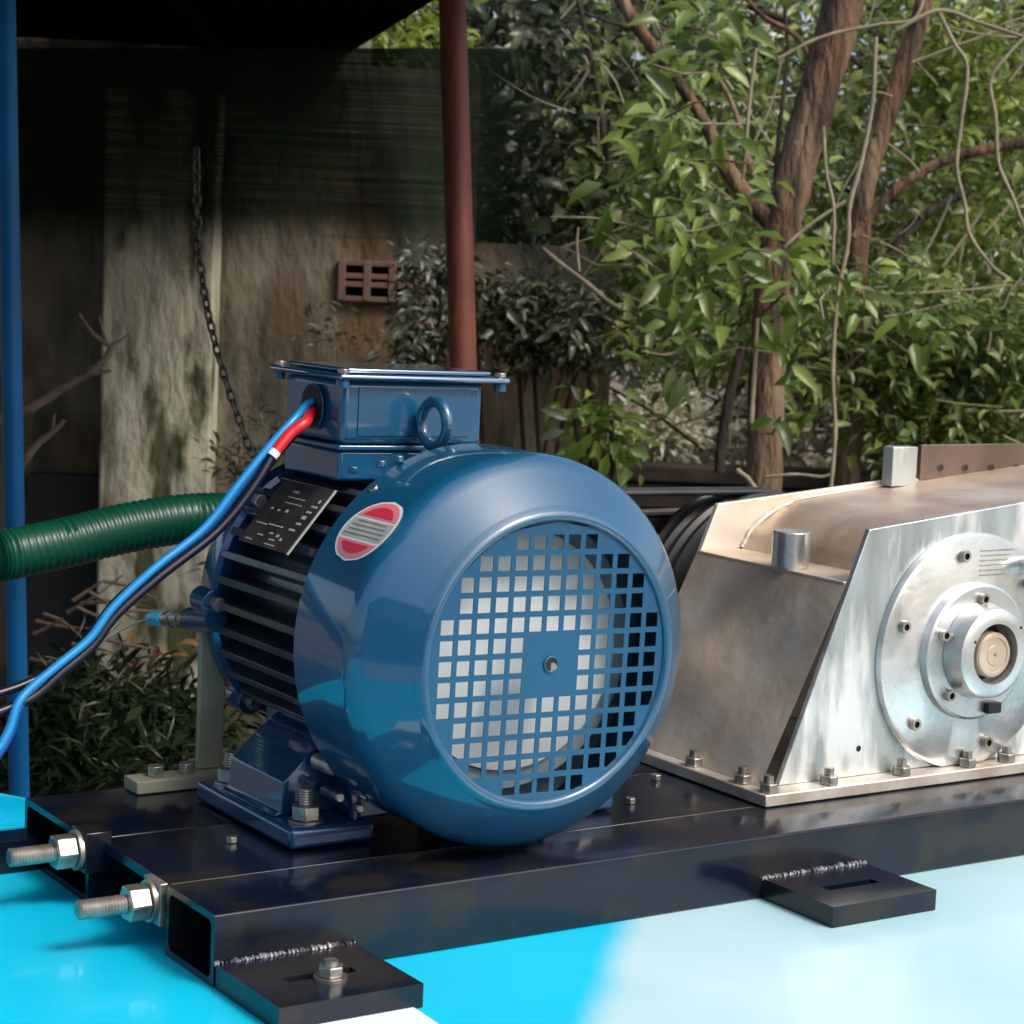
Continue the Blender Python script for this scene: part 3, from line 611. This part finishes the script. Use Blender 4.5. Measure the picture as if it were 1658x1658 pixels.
# far side sheet closing the shelter above the wall
def netmat():
    m = bpy.data.materials.new('shade_cloth'); m.use_nodes = True; N = m.node_tree.nodes; L = m.node_tree.links; b = N['Principled BSDF']
    b.inputs['Base Color'].default_value = (.008, .0135, .0085, 1); b.inputs['Specular IOR Level'].default_value = 0; b.inputs['Roughness'].default_value = .9
    tc = N.new('ShaderNodeTexCoord'); sp = N.new('ShaderNodeSeparateXYZ'); L.new(tc.outputs['Object'], sp.inputs[0])
    wv = N.new('ShaderNodeTexNoise'); mp = N.new('ShaderNodeMapping'); mp.inputs['Scale'].default_value = (2, 2, 260); L.new(tc.outputs['Object'], mp.inputs[0]); L.new(mp.outputs[0], wv.inputs[0])
    wv.inputs['Scale'].default_value = 1; wv.inputs['Detail'].default_value = 2
    mr = N.new('ShaderNodeMapRange'); mr.inputs[1].default_value = .3; mr.inputs[2].default_value = .75; mr.inputs[3].default_value = .0; mr.inputs[4].default_value = .15; L.new(wv.outputs[0], mr.inputs[0])
    fd = N.new('ShaderNodeMapRange'); fd.interpolation_type = 'SMOOTHSTEP'; fd.inputs[1].default_value = .0; fd.inputs[2].default_value = .17; fd.inputs[3].default_value = 1; fd.inputs[4].default_value = 0
    n5 = N.new('ShaderNodeTexNoise'); n5.inputs['Scale'].default_value = 6; L.new(tc.outputs['Object'], n5.inputs[0]); m5 = N.new('ShaderNodeMath'); m5.operation = 'MULTIPLY_ADD'; m5.inputs[1].default_value = -.09
    L.new(n5.outputs[0], m5.inputs[0]); L.new(sp.outputs[2], m5.inputs[2]); m6 = N.new('ShaderNodeMath'); m6.operation = 'ADD'; m6.inputs[1].default_value = .045; L.new(m5.outputs[0], m6.inputs[0]); L.new(m6.outputs[0], fd.inputs[0])
    mxx = N.new('ShaderNodeMath'); mxx.operation = 'MAXIMUM'; L.new(mr.outputs[0], mxx.inputs[0]); L.new(fd.outputs[0], mxx.inputs[1]); mr = mxx
    tr = N.new('ShaderNodeBsdfTransparent'); se = N.new('ShaderNodeMapRange'); se.interpolation_type = 'SMOOTHSTEP'; se.inputs[1].default_value = NETX - .13; se.inputs[2].default_value = NETX; L.new(sp.outputs[0], se.inputs[0]); m7 = N.new('ShaderNodeMath'); m7.operation = 'MAXIMUM'; L.new(mr.outputs[0], m7.inputs[0]); L.new(se.outputs[0], m7.inputs[1]); mr = m7
    mx = N.new('ShaderNodeMixShader'); L.new(mr.outputs[0], mx.inputs[0]); L.new(b.outputs[0], mx.inputs[1]); L.new(tr.outputs[0], mx.inputs[2])
    L.new(mx.outputs[0], N['Material Output'].inputs[0]); return m
_e0, _e1 = at(-250, 250, 4.37), at(905, 250, 4.37); NETX = float(_e1[0] - _e0[0]) / 2   # object x of the right edge, origin in the middle
NET = netmat()
nm = MB(); nu, nv = 60, 24
for j in range(nv + 1):
    for i in range(nu + 1):
        s, t = i / nu, j / nv; px = -250 + s * 1155; bot = 430
        p = at(px, 78 + (bot - 78) * t, 4.35 + .04 * math.sin(s * 30) * t); nm.v.append(tuple(p))
for j in range(nv):
    for i in range(nu): a_ = j * (nu + 1) + i; nm.f.append((a_, a_ + 1, a_ + nu + 2, a_ + nu + 1))
tag(nm.build('shade_net', NET, ang=80), 'dark green shade cloth hanging below the roof behind the posts', 'shade net')

wk = thing('reflection_building', (-5.2, -7.5, GZ), 'plain grey block with a dark doorway, added unseen behind the camera for the motor cover to reflect', 'building')  # building added out of view, only for its reflection in the motor cover
Mw = Matrix.Translation((-5.2, -7.5, GZ)) @ Matrix.Rotation(math.radians(-38), 4, 'Z')
MB().box(-6, 3.2, -5, 0, 0, 4.2, Mw).build('wall', mat('grey_render', (.22, .20, .22), .9), wk, smooth=False)
MB().box(-6.4, 3.6, -5.4, .5, 4.21, 4.35, Mw).build('roof', ROOFM, wk, smooth=False)
MB().box(-3.2, -.4, .003, .05, 0, 3.0, Mw).build('doorway', DARK, wk, smooth=False)
MB().box(1.0, 2.4, .003, .05, 1.2, 2.6, Mw).build('window', mat('window_glass', (.05, .06, .07), .1), wk, smooth=False)
# ------------------------------------------------------------------ boundary wall
WD = 5.2
bw = thing('boundary_wall', at(400, 800, WD), 'stained brown boundary wall with a mossy concrete pillar behind the shelter', 'wall')
def B(px, py, d=WD): 
    r = ray(px, py); h = r @ FW; return CAM + r * (d / h)     # on the vertical wall plane
def wu(px, py=600, d=WD): return float((B(px, py, d) - CAM) @ U)
def wz(px, py, d=WD): return float(B(px, py, d)[2])
def wbox(u0, u1, d0, d1, z0, z1):
    vs = [G(u, d, z) for z in (z0, z1) for d in (d0, d1) for u in (u0, u1)]
    return MB().add(vs, [(0, 2, 3, 1), (4, 5, 7, 6), (0, 1, 5, 4), (2, 6, 7, 3), (0, 4, 6, 2), (1, 3, 7, 5)])
hx0, hx1 = wu(533), wu(655); hz1, hz0 = wz(590, 424), wz(590, 487); wt = wz(590, 385)
wl_, wr_ = wu(-500), wu(972)
for (a0, a1, z0, z1) in [(wl_, hx0, GZ, wt), (hx1, wr_, GZ, wt), (hx0, hx1, GZ, hz0), (hx0, hx1, hz1, wt), (wl_, wu(562), wt + .001, wz(400, 50)), (wu(562) + .001, wu(742), wt + .001, wz(400, 100))]:
    wbox(a0, a1, WD, WD + .15, z0, z1).build('wall_panel', WALLM, bw, smooth=False)
wbox(wu(163), wu(338), WD - .12, WD - .001, GZ, wz(250, 150)).build('pillar', PILM, bw, bevel=.006, seg=2)
vb = wbox(hx0, hx1, WD + .12, WD + .14, hz0, hz1).build('vent_back', DARK, bw)
W_ = hx1 - hx0; Hh_ = hz1 - hz0; cs = 3; 
for k in range(cs + 1):
    u = hx0 + W_ * k / cs; wbox(u - .009, u + .009, WD - .02, WD + .06, hz0, hz1).build('vent_bar', TERRA, bw, bevel=.002)
for k, z in enumerate((hz0 + .004, (hz0 + hz1) / 2 - .008, (hz0 + hz1) / 2 + .012, hz1 - .004)):
    wbox(hx0 - .01, hx1 + .01, WD - .018, WD + .05, z - .0065, z + .0065).build('vent_rail', TERRA, bw, bevel=.002)
# low dark wall behind the machine
lw = thing('low_timber_wall', at(1000, 800, 5.38), 'low dark brown timber kerb in front of the pale leaf heap', 'timber wall')
for k, (y0, y1) in enumerate(((748, 778), (780, 822), (824, 1100))):
    a0, a1 = wu(778, 800, 5.38), wu(1255, 800, 5.38) + .3
    wbox(a0, a1, 5.38 + .02 * k, 5.5, wz(1000, y1, 5.38), wz(1000, y0, 5.38) - .004).build('plank', TIMBER, lw, bevel=.006)

# chain
ch = thing('hanging_chain', at(375, 560, 3.6), 'rusty steel chain hanging in front of the stained wall', 'chain')
ca, cb = at(318, 250, 3.6), at(408, 735, 3.6); n = 26
cpts = [ca + (cb - ca) * (i / n) + U * -.03 * math.sin(PI * i / n) for i in range(n + 1)]
lk = MB().torus((0, 0, 0), (0, 1, 0), .0062, .0024, 20, 8); lk.v = [(x, y, z * 1.9) for x, y, z in lk.v]
lkm = None
for i in range(n):
    p = cpts[i]; d = Vector(tuple(cpts[i + 1] - cpts[i])).normalized(); q = Vector((0, 0, 1)).rotation_difference(d)
    R = q.to_matrix().to_4x4() @ Matrix.Rotation(math.radians(45 + 90 * (i % 2)), 4, 'Z')
    if lkm is None:
        o = lk.build('chain_link', CHAIN, origin=(0, 0, 0), ang=80); lkm = o
    else: o = lkm.copy(); COL.objects.link(o)
    o.parent = ch; o.matrix_local = Matrix.Translation(Vector(tuple(p)) - Vector(ORG[ch])) @ R

# ------------------------------------------------------------------ vegetation
def leafgeo(P, D, Nn, L, Wd, fold=.25):
    """arrays: base points, directions, normals, lengths, widths -> verts, quads (folded leaf of four quads/tris)"""
    S = np.cross(D, Nn); S /= np.linalg.norm(S, axis=1)[:, None] + 1e-9
    N2 = np.cross(S, D); L = L[:, None]; Wd = Wd[:, None]
    b = P; m1 = P + D * L * .3 + N2 * L * .04; m2 = P + D * L * .68 + N2 * L * .02; t = P + D * L - N2 * L * .10
    l1 = m1 + S * Wd * .48 + N2 * Wd * fold; r1 = m1 - S * Wd * .48 + N2 * Wd * fold
    l2 = m2 + S * Wd * .36 + N2 * Wd * fold * .8; r2 = m2 - S * Wd * .36 + N2 * Wd * fold * .8
    V = np.stack([b, m1, m2, t, l1, l2, r1, r2], 1)
    F = np.array([[0, 1, 4, 4], [1, 2, 5, 4], [2, 3, 5, 5], [0, 6, 1, 1], [6, 7, 2, 1], [7, 3, 2, 2]])
    return V, F
def leafmesh(name, P, D, Nn, L, Wd, m_, parent=None, kind=None, origin=None):
    V, F = leafgeo(P, D, Nn, L, Wd); n = len(P); o0 = np.array(ORG[parent]) if parent else np.array(origin if origin is not None else P.mean(0))
    V = V.reshape(-1, 3) - o0; polys = []
    loops = []; starts = []; totals = []
    for f in F:
        f = list(dict.fromkeys(f.tolist())); polys.append(f)
    base = np.arange(n) * 8
    idx = []; tot = []
    for f in polys: idx.append(base[:, None] + np.array(f)); tot.append(np.full(n, len(f)))
    loops = np.concatenate([a.reshape(-1) for a in idx]); totals = np.concatenate(tot); starts = np.concatenate([[0], np.cumsum(totals)[:-1]])
    me = bpy.data.meshes.new(name); me.vertices.add(len(V)); me.vertices.foreach_set('co', V.reshape(-1)); me.loops.add(len(loops)); me.loops.foreach_set('vertex_index', loops.astype(np.int32))
    me.polygons.add(len(totals)); me.polygons.foreach_set('loop_start', starts.astype(np.int32)); me.polygons.foreach_set('loop_total', totals.astype(np.int32)); me.update(calc_edges=True); me.validate()
    me.materials.append(m_); o = bpy.data.objects.new(name, me); COL.objects.link(o)
    if parent: o.parent = parent
    else: o.location = tuple(o0)
    if kind: o['kind'] = kind
    ORG[o] = tuple(o0); return o
def rdir(n, down=.3, spread=1.0):
    d = rng.normal(size=(n, 3)) * [1, 1, .6 * spread]; d[:, 2] -= down; return d / np.linalg.norm(d, axis=1)[:, None]
def blob(n, c, r, L, w=.42, down=.4):
    """leaf clusters inside an ellipsoid; c centre, r radii (u, depth, z)"""
    ncl = max(3, n // 14); q = rng.normal(size=(ncl, 3)); q /= np.linalg.norm(q, axis=1)[:, None]; q *= rng.uniform(.25, 1, (ncl, 1)) ** .5
    cc_ = c + q[:, :1] * r[0] * U + q[:, 1:2] * r[1] * FW + q[:, 2:] * np.array([0, 0, r[2]])
    k = rng.integers(0, ncl, n); d = rdir(n, down); P_ = cc_[k] + d * rng.uniform(0, 1.2, (n, 1)) * L + rng.normal(size=(n, 3)) * L * .45
    Nn = rng.normal(size=(n, 3)) * .5 + np.array([0, 0, 1]) - FW * .45; LL = L * rng.uniform(.55, 1.25, n)
    return P_, d, Nn, LL, LL * w * rng.uniform(.7, 1.15, n)
def cat(*B_): return tuple(np.concatenate([b[i] for b in B_]) for i in range(5))
LEAFV = []
for k in range(4):
    V, F = leafgeo(np.zeros((1, 3)), np.array([[1., 0, 0]]), np.array([[0, 0, 1.]]), np.array([1.]), np.array([.29 + .055 * k]), .12 + .1 * k)
    me = bpy.data.meshes.new('leaf'); me.from_pydata([tuple(map(float, v)) for v in V[0]], [], [tuple(dict.fromkeys(f)) for f in F.tolist()]); me.shade_smooth(); LEAFV.append(me)
LFM = {}
def bigleaf(parent, p, d, nn, L, m_):
    k = random.randrange(4); key = (k, m_.name)
    if key not in LFM: me = LEAFV[k].copy(); me.materials.append(m_); LFM[key] = me
    o = bpy.data.objects.new('leaf', LFM[key]); COL.objects.link(o); o.parent = parent
    x = Vector(tuple(d)).normalized(); z = Vector(tuple(nn)); y = z.cross(x).normalized(); z = x.cross(y)
    M = Matrix((x, y, z)).transposed().to_4x4(); o.matrix_local = Matrix.Translation(Vector(tuple(p)) - Vector(ORG[parent])) @ M @ Matrix.Scale(L, 4)
def T(px_list, d): return [at(a, b, d if len(c) == 0 else c[0]) for a, b, *c in px_list]

# --- forked tree
ft = thing('forked_tree', G(wu(1235, 800, 4.6), 4.6, GZ), 'brown tree with a trunk that forks in a V, right of the red post', 'tree')
tr_ = MB(); tr_.tube(spline(T([(1228, 1330), (1232, 1000), (1238, 760), (1244, 560), (1255, 420), (1268, 350)], 4.6), 6), None or [.042 - .006 * i / 30 for i in range(31)], 14, wob=.14)
tr_.build('trunk', BARK, ft, ang=80)
def limb(P, r0, r1, name='limb', m_=BARK, parent=ft, d=4.6, n=12, wob=.14):
    pts = spline(T(P, d), 6); return MB().tube(pts, [r0 + (r1 - r0) * i / (len(pts) - 1) for i in range(len(pts))], n, wob=wob).build(name, m_, parent, ang=80)
limb([(1262, 395), (1275, 330), (1300, 235), (1328, 140), (1352, 60), (1375, -30), (1400, -110)], .040, .046)
limb([(1262, 372), (1215, 325), (1175, 270), (1150, 215), (1130, 180)], .022, .012)
limb([(1130, 180), (1075, 100), (1030, 40), (995, -20)], .012, .015)
limb([(1240, 330), (1215, 270), (1190, 180), (1160, 120)], .008, .005)
limb([(1165, 765), (1172, 690), (1188, 610), (1205, 555)], .012, .011, m_=BARK2)
limb([(1255, 300), (1262, 210), (1275, 90), (1270, 10)], .006, .004, m_=BARK2, n=6)
limb([(1330, 130), (1290, 60), (1240, 30), (1210, 0)], .008, .005, n=6)
cl_big = [(1130, 60, 60, 14), (1085, 95, 55, 10), (1160, 120, 45, 8), (1175, 30, 50, 8), (1090, 190, 60, 14), (1140, 215, 50, 12), (1060, 260, 60, 12), (1120, 290, 55, 14), (1020, 330, 55, 10), (1080, 360, 55, 12), (1150, 350, 50, 12), (1235, 275, 34, 5), (1190, 330, 40, 7),
          (1020, 430, 55, 10), (1080, 440, 50, 9), (1150, 450, 60, 12), (1210, 430, 55, 10), (1275, 415, 45, 7), (1280, 480, 60, 12), (1330, 465, 50, 10), (1380, 470, 55, 10), (1440, 450, 55, 10), (1460, 505, 50, 9), (1180, 510, 60, 12), (1110, 500, 55, 10), (1120, 560, 55, 8), (1010, 540, 40, 5), (1095, 580, 40, 6), (1260, 560, 55, 8), (1300, 610, 55, 8), (1270, 690, 50, 8), (1340, 560, 45, 7), (1230, 480, 50, 9)]
tot = 0
for (px, py, rr, n) in cl_big:
    dpt = random.uniform(3.9, 4.45); c = at(px, py, dpt); stem = rdir(1, .1)[0]
    for k in range(n):
        if tot >= 298: break
        t = random.uniform(-1, 1); p = c + (U * random.gauss(0, .45) + FW * random.gauss(0, .5) + np.array([0, 0, random.gauss(0, .45)])) * rr / FPX * dpt
        d = np.array(rdir(1, .55)[0]) + (p - c) * 9; d /= np.linalg.norm(d)
        nn = np.array([0, 0, .8]) - FW * .8 + rng.normal(size=3) * .45
        bigleaf(ft, p, d, nn, random.uniform(.042, .09), LF1 if random.random() < .72 else LF2); tot += 1
    if px % 2 == 0 or True:
        e_ = c + rdir(1, -.1)[0] * .14
        MB().tube([c - stem * .02, (c + e_) / 2 + rng.normal(size=3) * .01, e_], [.0028, .0022, .0012], 5).build('twig', VINE if random.random() < .5 else BARK, ft)
fol = cat(*[blob(n * 5, at(px, py, 4.95), (.11, .22, .09), .055) for (px, py, rr, n) in cl_big])
leafmesh('foliage', *fol, LF2, ft, 'stuff')

# --- second tree with arched branch
st_ = thing('slim_tree', G(wu(1380, 800, 5.3), 5.3, GZ), 'slim leaning tree with an arched side branch behind the forked tree', 'tree')
limb([(1370, 1300), (1374, 900), (1372, 760), (1378, 600), (1385, 430), (1398, 310), (1430, 200), (1462, 110), (1490, 30), (1510, -60)], .037, .022, 'trunk', parent=st_, d=5.3)
limb([(1382, 385), (1425, 330), (1480, 285), (1560, 250), (1670, 228), (1760, 215)], .010, .016, 'branch', BARK, st_, 5.1)
limb([(1428, 440), (1470, 375), (1510, 340), (1570, 310)], .017, .009, 'branch', BARK2, st_, 5.3)
limb([(1380, 650), (1420, 590), (1440, 540)], .014, .008, 'branch', BARK, st_, 5.3)
leafmesh('foliage', *cat(*[blob(n, at(px, py, 5.3), (rr, .3, rr * .7), .05) for px, py, rr, n in [(1480, 620, .22, 700), (1600, 600, .22, 700), (1560, 560, .2, 500), (1640, 520, .15, 300), (1400, 560, .15, 400), (1500, 500, .18, 400), (1620, 660, .2, 500), (1440, 680, .15, 300)]]), LF2, st_, 'stuff')

# --- vines and pale stems
vines = [('slack pale vine hanging at the far right, left one of the pair', [(1520, 20), (1545, 70), (1566, 110), (1556, 200), (1549, 270), (1562, 330), (1570, 380), (1605, 430), (1630, 450)], .0042),
         ('slack pale vine hanging at the far right, right one of the pair', [(1665, 55), (1635, 85), (1604, 130), (1612, 190), (1617, 265), (1640, 320), (1662, 380)], .004),
         ('long pale vine hanging straight down behind the forked tree', [(1418, 60), (1412, 170), (1395, 260), (1376, 330), (1372, 400), (1356, 480), (1348, 600), (1352, 700), (1345, 790)], .0048),
         ('short pale upright stem just right of the fork', [(1333, 205), (1338, 280), (1350, 340), (1348, 430)], .0036),
         ('pale upright stem left of the thick limb', [(1224, 78), (1214, 160), (1208, 230), (1203, 290)], .0038),
         ('pale stem climbing the lower trunk of the forked tree', [(1226, 515), (1222, 590), (1216, 685)], .0050),
         ('pale stem leaning from the fork up to the right', [(1270, 400), (1310, 365), (1370, 325)], .0036),
         ('arching pale vine crossing the top right corner', [(1450, 50), (1520, 17), (1590, 38), (1665, 62)], .004),
         ('thin vine curving across the top between the two trees', [(1260, 95), (1330, 60), (1420, 40), (1480, 30), (1500, -20)], .0036),
         ('broken dry stick slanting down left of the forked tree', [(878, 402), (905, 425), (945, 455), (985, 488), (1005, 500)], .0055),
         ('thin dry twig lying level left of the forked tree', [(892, 352), (960, 353), (1010, 362), (1050, 372)], .0026),
         ('thin upright dry twig below the level twig', [(936, 368), (934, 400), (938, 440)], .0032),
         ('short pale stick leaning at the foot of the forked tree', [(1192, 760), (1215, 780), (1232, 812)], .0055),
         ('level dry twig at the foot of the slim tree', [(1240, 772), (1290, 768), (1330, 772), (1350, 765)], .003)]
for lab, P_, r in vines:
    pts = spline(T(P_, 3.95 if 'broken' not in lab else 4.4), 8)
    tag(MB().tube(pts, [r * random.uniform(.75, 1.1) for _ in pts], 7).build('dry_stick' if ('stick' in lab or 'twig' in lab) else 'vine', VINE, ang=80), lab, 'stick' if ('stick' in lab or 'twig' in lab) else 'vine')

# --- shrubs and thicket
def shrub(name, label, spots, m_, L, loc, twigs=6, cat_='shrub', w=.42):
    s_ = thing(name, loc, label, cat_)
    leafmesh('foliage', *cat(*[blob(n, c, r, L, w) for c, r, n in spots]), m_, s_, 'stuff')
    tw = MB()
    for k in range(twigs):
        c, r, n = spots[k % len(spots)]; e_ = c + np.array([random.uniform(-1, 1) * r[0], random.uniform(-.5, .5) * r[1], random.uniform(0, 1) * r[2]]); b_ = np.array([loc[0], loc[1], loc[2]]) + rng.normal(size=3) * [.1, .1, 0]
        tw.tube(spline([b_, (b_ + e_) / 2 + rng.normal(size=3) * .06, e_], 5), .006, 5)
    tw.build('stems', BARK2, s_); return s_
def ground_at(px, d): p = G(wu(px, 600, d), d, GZ); return p
shrub('wall_shrub', 'greyish green shrub against the wall just left of the red post', [(at(690, 500, 4.9), (.07, .1, .14), 420), (at(665, 560, 4.9), (.06, .1, .06), 220), (at(700, 420, 4.9), (.07, .1, .05), 150)], LFG, .034, ground_at(690, 4.9))
shrub('wall_shrub', 'dull green shrub over the brown wall between red post and dry stick', [(at(810, 510, 4.9), (.09, .1, .10), 420), (at(890, 530, 4.9), (.11, .1, .09), 500), (at(960, 540, 4.8), (.10, .1, .08), 380), (at(870, 470, 4.9), (.12, .1, .05), 200)], LF3, .04, ground_at(880, 4.9))
sp = shrub('broadleaf_sapling', 'small broad-leaved sapling just above the motor cover, in front of the pale heap', [(at(955, 690, 4.2), (.055, .06, .06), 90), (at(985, 720, 4.2), (.05, .06, .05), 70)], LF1, .05, ground_at(970, 4.2), 4, 'sapling')
for (px, py, a_, L) in [(905, 680, 160, .06), (900, 698, 200, .055), (925, 652, 120, .04), (945, 700, 240, .075), (968, 735, 260, .06), (930, 715, 230, .06)]:
    d = U * math.cos(math.radians(a_)) + np.array([0, 0, math.sin(math.radians(a_))]); bigleaf(sp, at(px + 15, py, 4.1), d, -FW + np.array([0, 0, .5]), L, LFG if px < 930 else LF1)
# background thickets: each a mass of its own
def mass(px0, px1, py0, py1, d0, d1, n, L):
    out = np.zeros((n, 3)); ncl = n // 10
    cx_ = rng.uniform(px0, px1, ncl); cy_ = rng.uniform(py0, py1, ncl); dd_ = rng.uniform(d0, d1, ncl); k = rng.integers(0, ncl, n)
    base = np.array([at(a_, b_, c_) for a_, b_, c_ in zip(cx_, cy_, dd_)])[k]
    d = rdir(n, .4); P_ = base + d * rng.uniform(0, 1.5, (n, 1)) * L + rng.normal(size=(n, 3)) * L * .8
    Nn = rng.normal(size=(n, 3)) * .5 + np.array([0, 0, 1]) - FW * .5; LL = L * rng.uniform(.5, 1.3, n); return P_, d, Nn, LL, LL * .45
tag(leafmesh('bright_thicket', *mass(900, 1900, -250, 620, 5.8, 7.2, 7500, .06), LF2), 'dense mid green thicket behind the forked tree', 'thicket', kind='stuff')
tag(leafmesh('olive_foliage', *mass(930, 1700, -40, 545, 5.3, 6.2, 3200, .05), LF2), 'loose layer of yellow green leaves between the tree trunks', 'foliage', kind='stuff')
tag(leafmesh('dark_thicket', *mass(500, 1950, -300, 780, 7.6, 9.5, 11000, .09), LFB), 'dark green thicket filling the background', 'thicket', kind='stuff')
tag(leafmesh('net_thicket', *mass(300, 1010, -120, 520, 5.6, 6.5, 7000, .07), LF3), 'dark foliage seen through the shade cloth', 'thicket', kind='stuff')
tag(leafmesh('deep_thicket', *mass(-900, 2400, -500, 850, 10.5, 13, 9000, .18), LF3), 'deep shaded woods behind everything', 'woods', kind='stuff')
tag(leafmesh('sunlit_bush', *cat(*[blob(n, at(px, py, 5.6), (r, .2, r * .7), .05) for px, py, r, n in [(1600, 120, .2, 380), (1640, 190, .15, 260), (1560, 60, .15, 200), (1500, 220, .15, 160), (640, 60, .16, 420), (690, 100, .12, 250), (1610, 620, .2, 260), (1590, 360, .16, 140)]]), LF4), 'yellow green leaves catching the light at the top right and beside the red post', 'foliage', kind='stuff')
bs_ = MB()
for k in range(150):
    px, py, d = random.uniform(900, 1750), random.uniform(-60, 760), random.uniform(5.4, 7.5); L = random.uniform(60, 330); a_ = random.gauss(-PI / 2, .75)
    q = [(px, py), (px + L * .5 * math.cos(a_) + random.uniform(-18, 18), py + L * .5 * math.sin(a_)), (px + L * math.cos(a_), py + L * math.sin(a_) + random.uniform(-20, 20))]
    pts = spline(T(q, d), 4); r = random.uniform(.003, .011); bs_.tube(pts, [r * (1 - .05 * i) for i in range(len(pts))], 5)
tag(bs_.build('tangled_stems', BARK2, ang=80), 'tangle of thin brown stems through the thicket', 'stems', kind='stuff')
bs_ = MB()
for k in range(230):
    px, py, d = random.uniform(900, 1700), random.uniform(0, 760), random.uniform(4.8, 6.2); L = random.uniform(40, 200); a_ = random.gauss(-PI / 2 if k % 2 else 0, .6)
    q = [(px, py), (px + L * .5 * math.cos(a_) + random.uniform(-12, 12), py + L * .5 * math.sin(a_)), (px + L * math.cos(a_), py + L * math.sin(a_) + random.uniform(-14, 14))]
    bs_.tube(spline(T(q, d), 4), random.uniform(.0015, .0035), 4)
tag(bs_.build('dry_twigs', VINE, ang=80), 'many thin pale dry twigs among the leaves', 'twigs', kind='stuff')
# pale litter heap
hp_ = [blob(1300, at(1050, 708, 5.56), (.12, .06, .07), .035, .45, 0), blob(500, at(1075, 680, 5.65), (.08, .1, .06), .04, .3, -.5), blob(260, at(1015, 740, 5.6), (.07, .1, .03), .035, .5, 0), blob(60, at(1130, 700, 5.6), (.07, .1, .08), .03, .4, 0)]
tag(leafmesh('pale_leaf_heap', *cat(*hp_), STRAW), 'heap of pale sunlit dry leaves behind the low timber wall', 'leaf heap', kind='stuff')
tag(leafmesh('sky_specks', *cat(blob(40, at(1560, 590, 5.6), (.15, .2, .10), .035, .5, 0), blob(60, at(1290, 30, 5.9), (.06, .2, .07), .05, .6, 0), blob(24, at(1560, 350, 5.6), (.2, .2, .15), .03, .5, 0), blob(12, at(1510, 690, 5.3), (.05, .1, .04), .04, .6, 0)), STRAW), 'scattered pale leaf shapes standing in for bright sky specks in the thicket', 'leaves', kind='stuff')  # pale leaves added where sky shows through as bright specks

# --- weeds at the lower left, dead leaf, dead branches
def weedpatch(name, label, spots, L, m_=WEED):
    leaf = cat(*[blob(n, c, r, L, .25, -.1) for c, r, n in spots]); return tag(leafmesh(name, *leaf, m_), label, 'weeds', kind='stuff')
weedpatch('weeds', 'dark green weeds growing behind the tank at the lower left', [(at(px, py, d), (r, .2, r * .6), n) for px, py, d, r, n in [(110, 1190, 3.6, .10, 600), (180, 1150, 3.7, .10, 600), (260, 1200, 3.5, .10, 600), (120, 1250, 3.4, .10, 600), (230, 1260, 3.3, .11, 500), (300, 1170, 3.7, .06, 260), (60, 1240, 3.5, .06, 200), (160, 1120, 3.9, .08, 150)]], .045)
weedpatch('creeper', 'green creeper at the foot of the stained wall behind the cables', [(at(px, py, 4.9), (.08, .1, .05), n) for px, py, n in [(420, 770, 160), (400, 740, 70), (445, 700, 60), (390, 900, 100), (560, 530, 80)]], .035, LF3)
tag(leafmesh('weed_tips', *cat(blob(60, at(200, 1180, 3.3), (.13, .1, .08), .04, .12, -.2), blob(60, at(120, 1130, 3.4), (.10, .1, .05), .045, .12, -.2)), LF3), 'pale narrow grass blades among the weeds', 'grass', kind='stuff')
dl = thing('dead_palm_leaf', at(240, 1080, 4.0), 'curled orange brown dead leaf hanging below the cables', 'dead leaf')
leafmesh('leaflets', *cat(blob(26, at(245, 1040, 4.0), (.025, .03, .05), .05, .4, .9), blob(18, at(235, 1085, 4.0), (.02, .03, .04), .045, .4, .9)), DEADL, dl, 'stuff')
db = thing('dead_branch', at(60, 740, 3.9), 'dead forked branch sticking up behind the blue post', 'dead branch')
def dry(P_, r0, r1, d=3.9, parent=db, name='branch', m_=DRY): 
    pts = spline(T(P_, d), 6); return MB().tube(pts, [r0 + (r1 - r0) * i / (len(pts) - 1) for i in range(len(pts))], 8, wob=.3).build(name, m_, parent, ang=80)
dry([(-60, 700), (20, 672), (60, 655), (110, 622), (150, 600), (175, 575), (180, 560)], .010, .0062)
dry([(168, 590), (183, 560), (190, 550)], .0065, .003); dry([(180, 562), (150, 540), (128, 508)], .006, .0025); dry([(175, 560), (166, 535), (160, 510)], .004, .0016); dry([(150, 605), (180, 600)], .004, .002); dry([(182, 560), (210, 540)], .003, .0012)
db2 = thing('dead_branch', at(60, 740, 3.7), 'dark broken twig rising beside the blue post above the hose', 'dead branch')
dry([(30, 760), (60, 720), (85, 700), (105, 680)], .008, .004, 3.7, db2); dry([(85, 700), (88, 670)], .004, .002, 3.7, db2)
tw_ = thing('dry_twig_tangle', at(100, 960, 3.9), 'tangle of dry twigs behind the post below the hose', 'twigs')
for k in range(16):
    x, y = random.uniform(30, 200), random.uniform(930, 1080); a_ = random.uniform(-.6, .6); L = random.uniform(40, 110)
    dry([(x, y), (x + L * .5 * math.cos(a_), y + L * .5 * math.sin(a_) + random.uniform(-10, 10)), (x + L * math.cos(a_), y + L * math.sin(a_))], .004, .0015, random.uniform(3.7, 4.2), tw_, 'twig')
# dark shed opening left of the pillar
tag(wbox(wu(40), wu(160), WD - .05, WD - .001, GZ, wz(100, 765)).build('dark_doorway', DARK), 'black low opening in the wall left of the mossy pillar', 'opening')
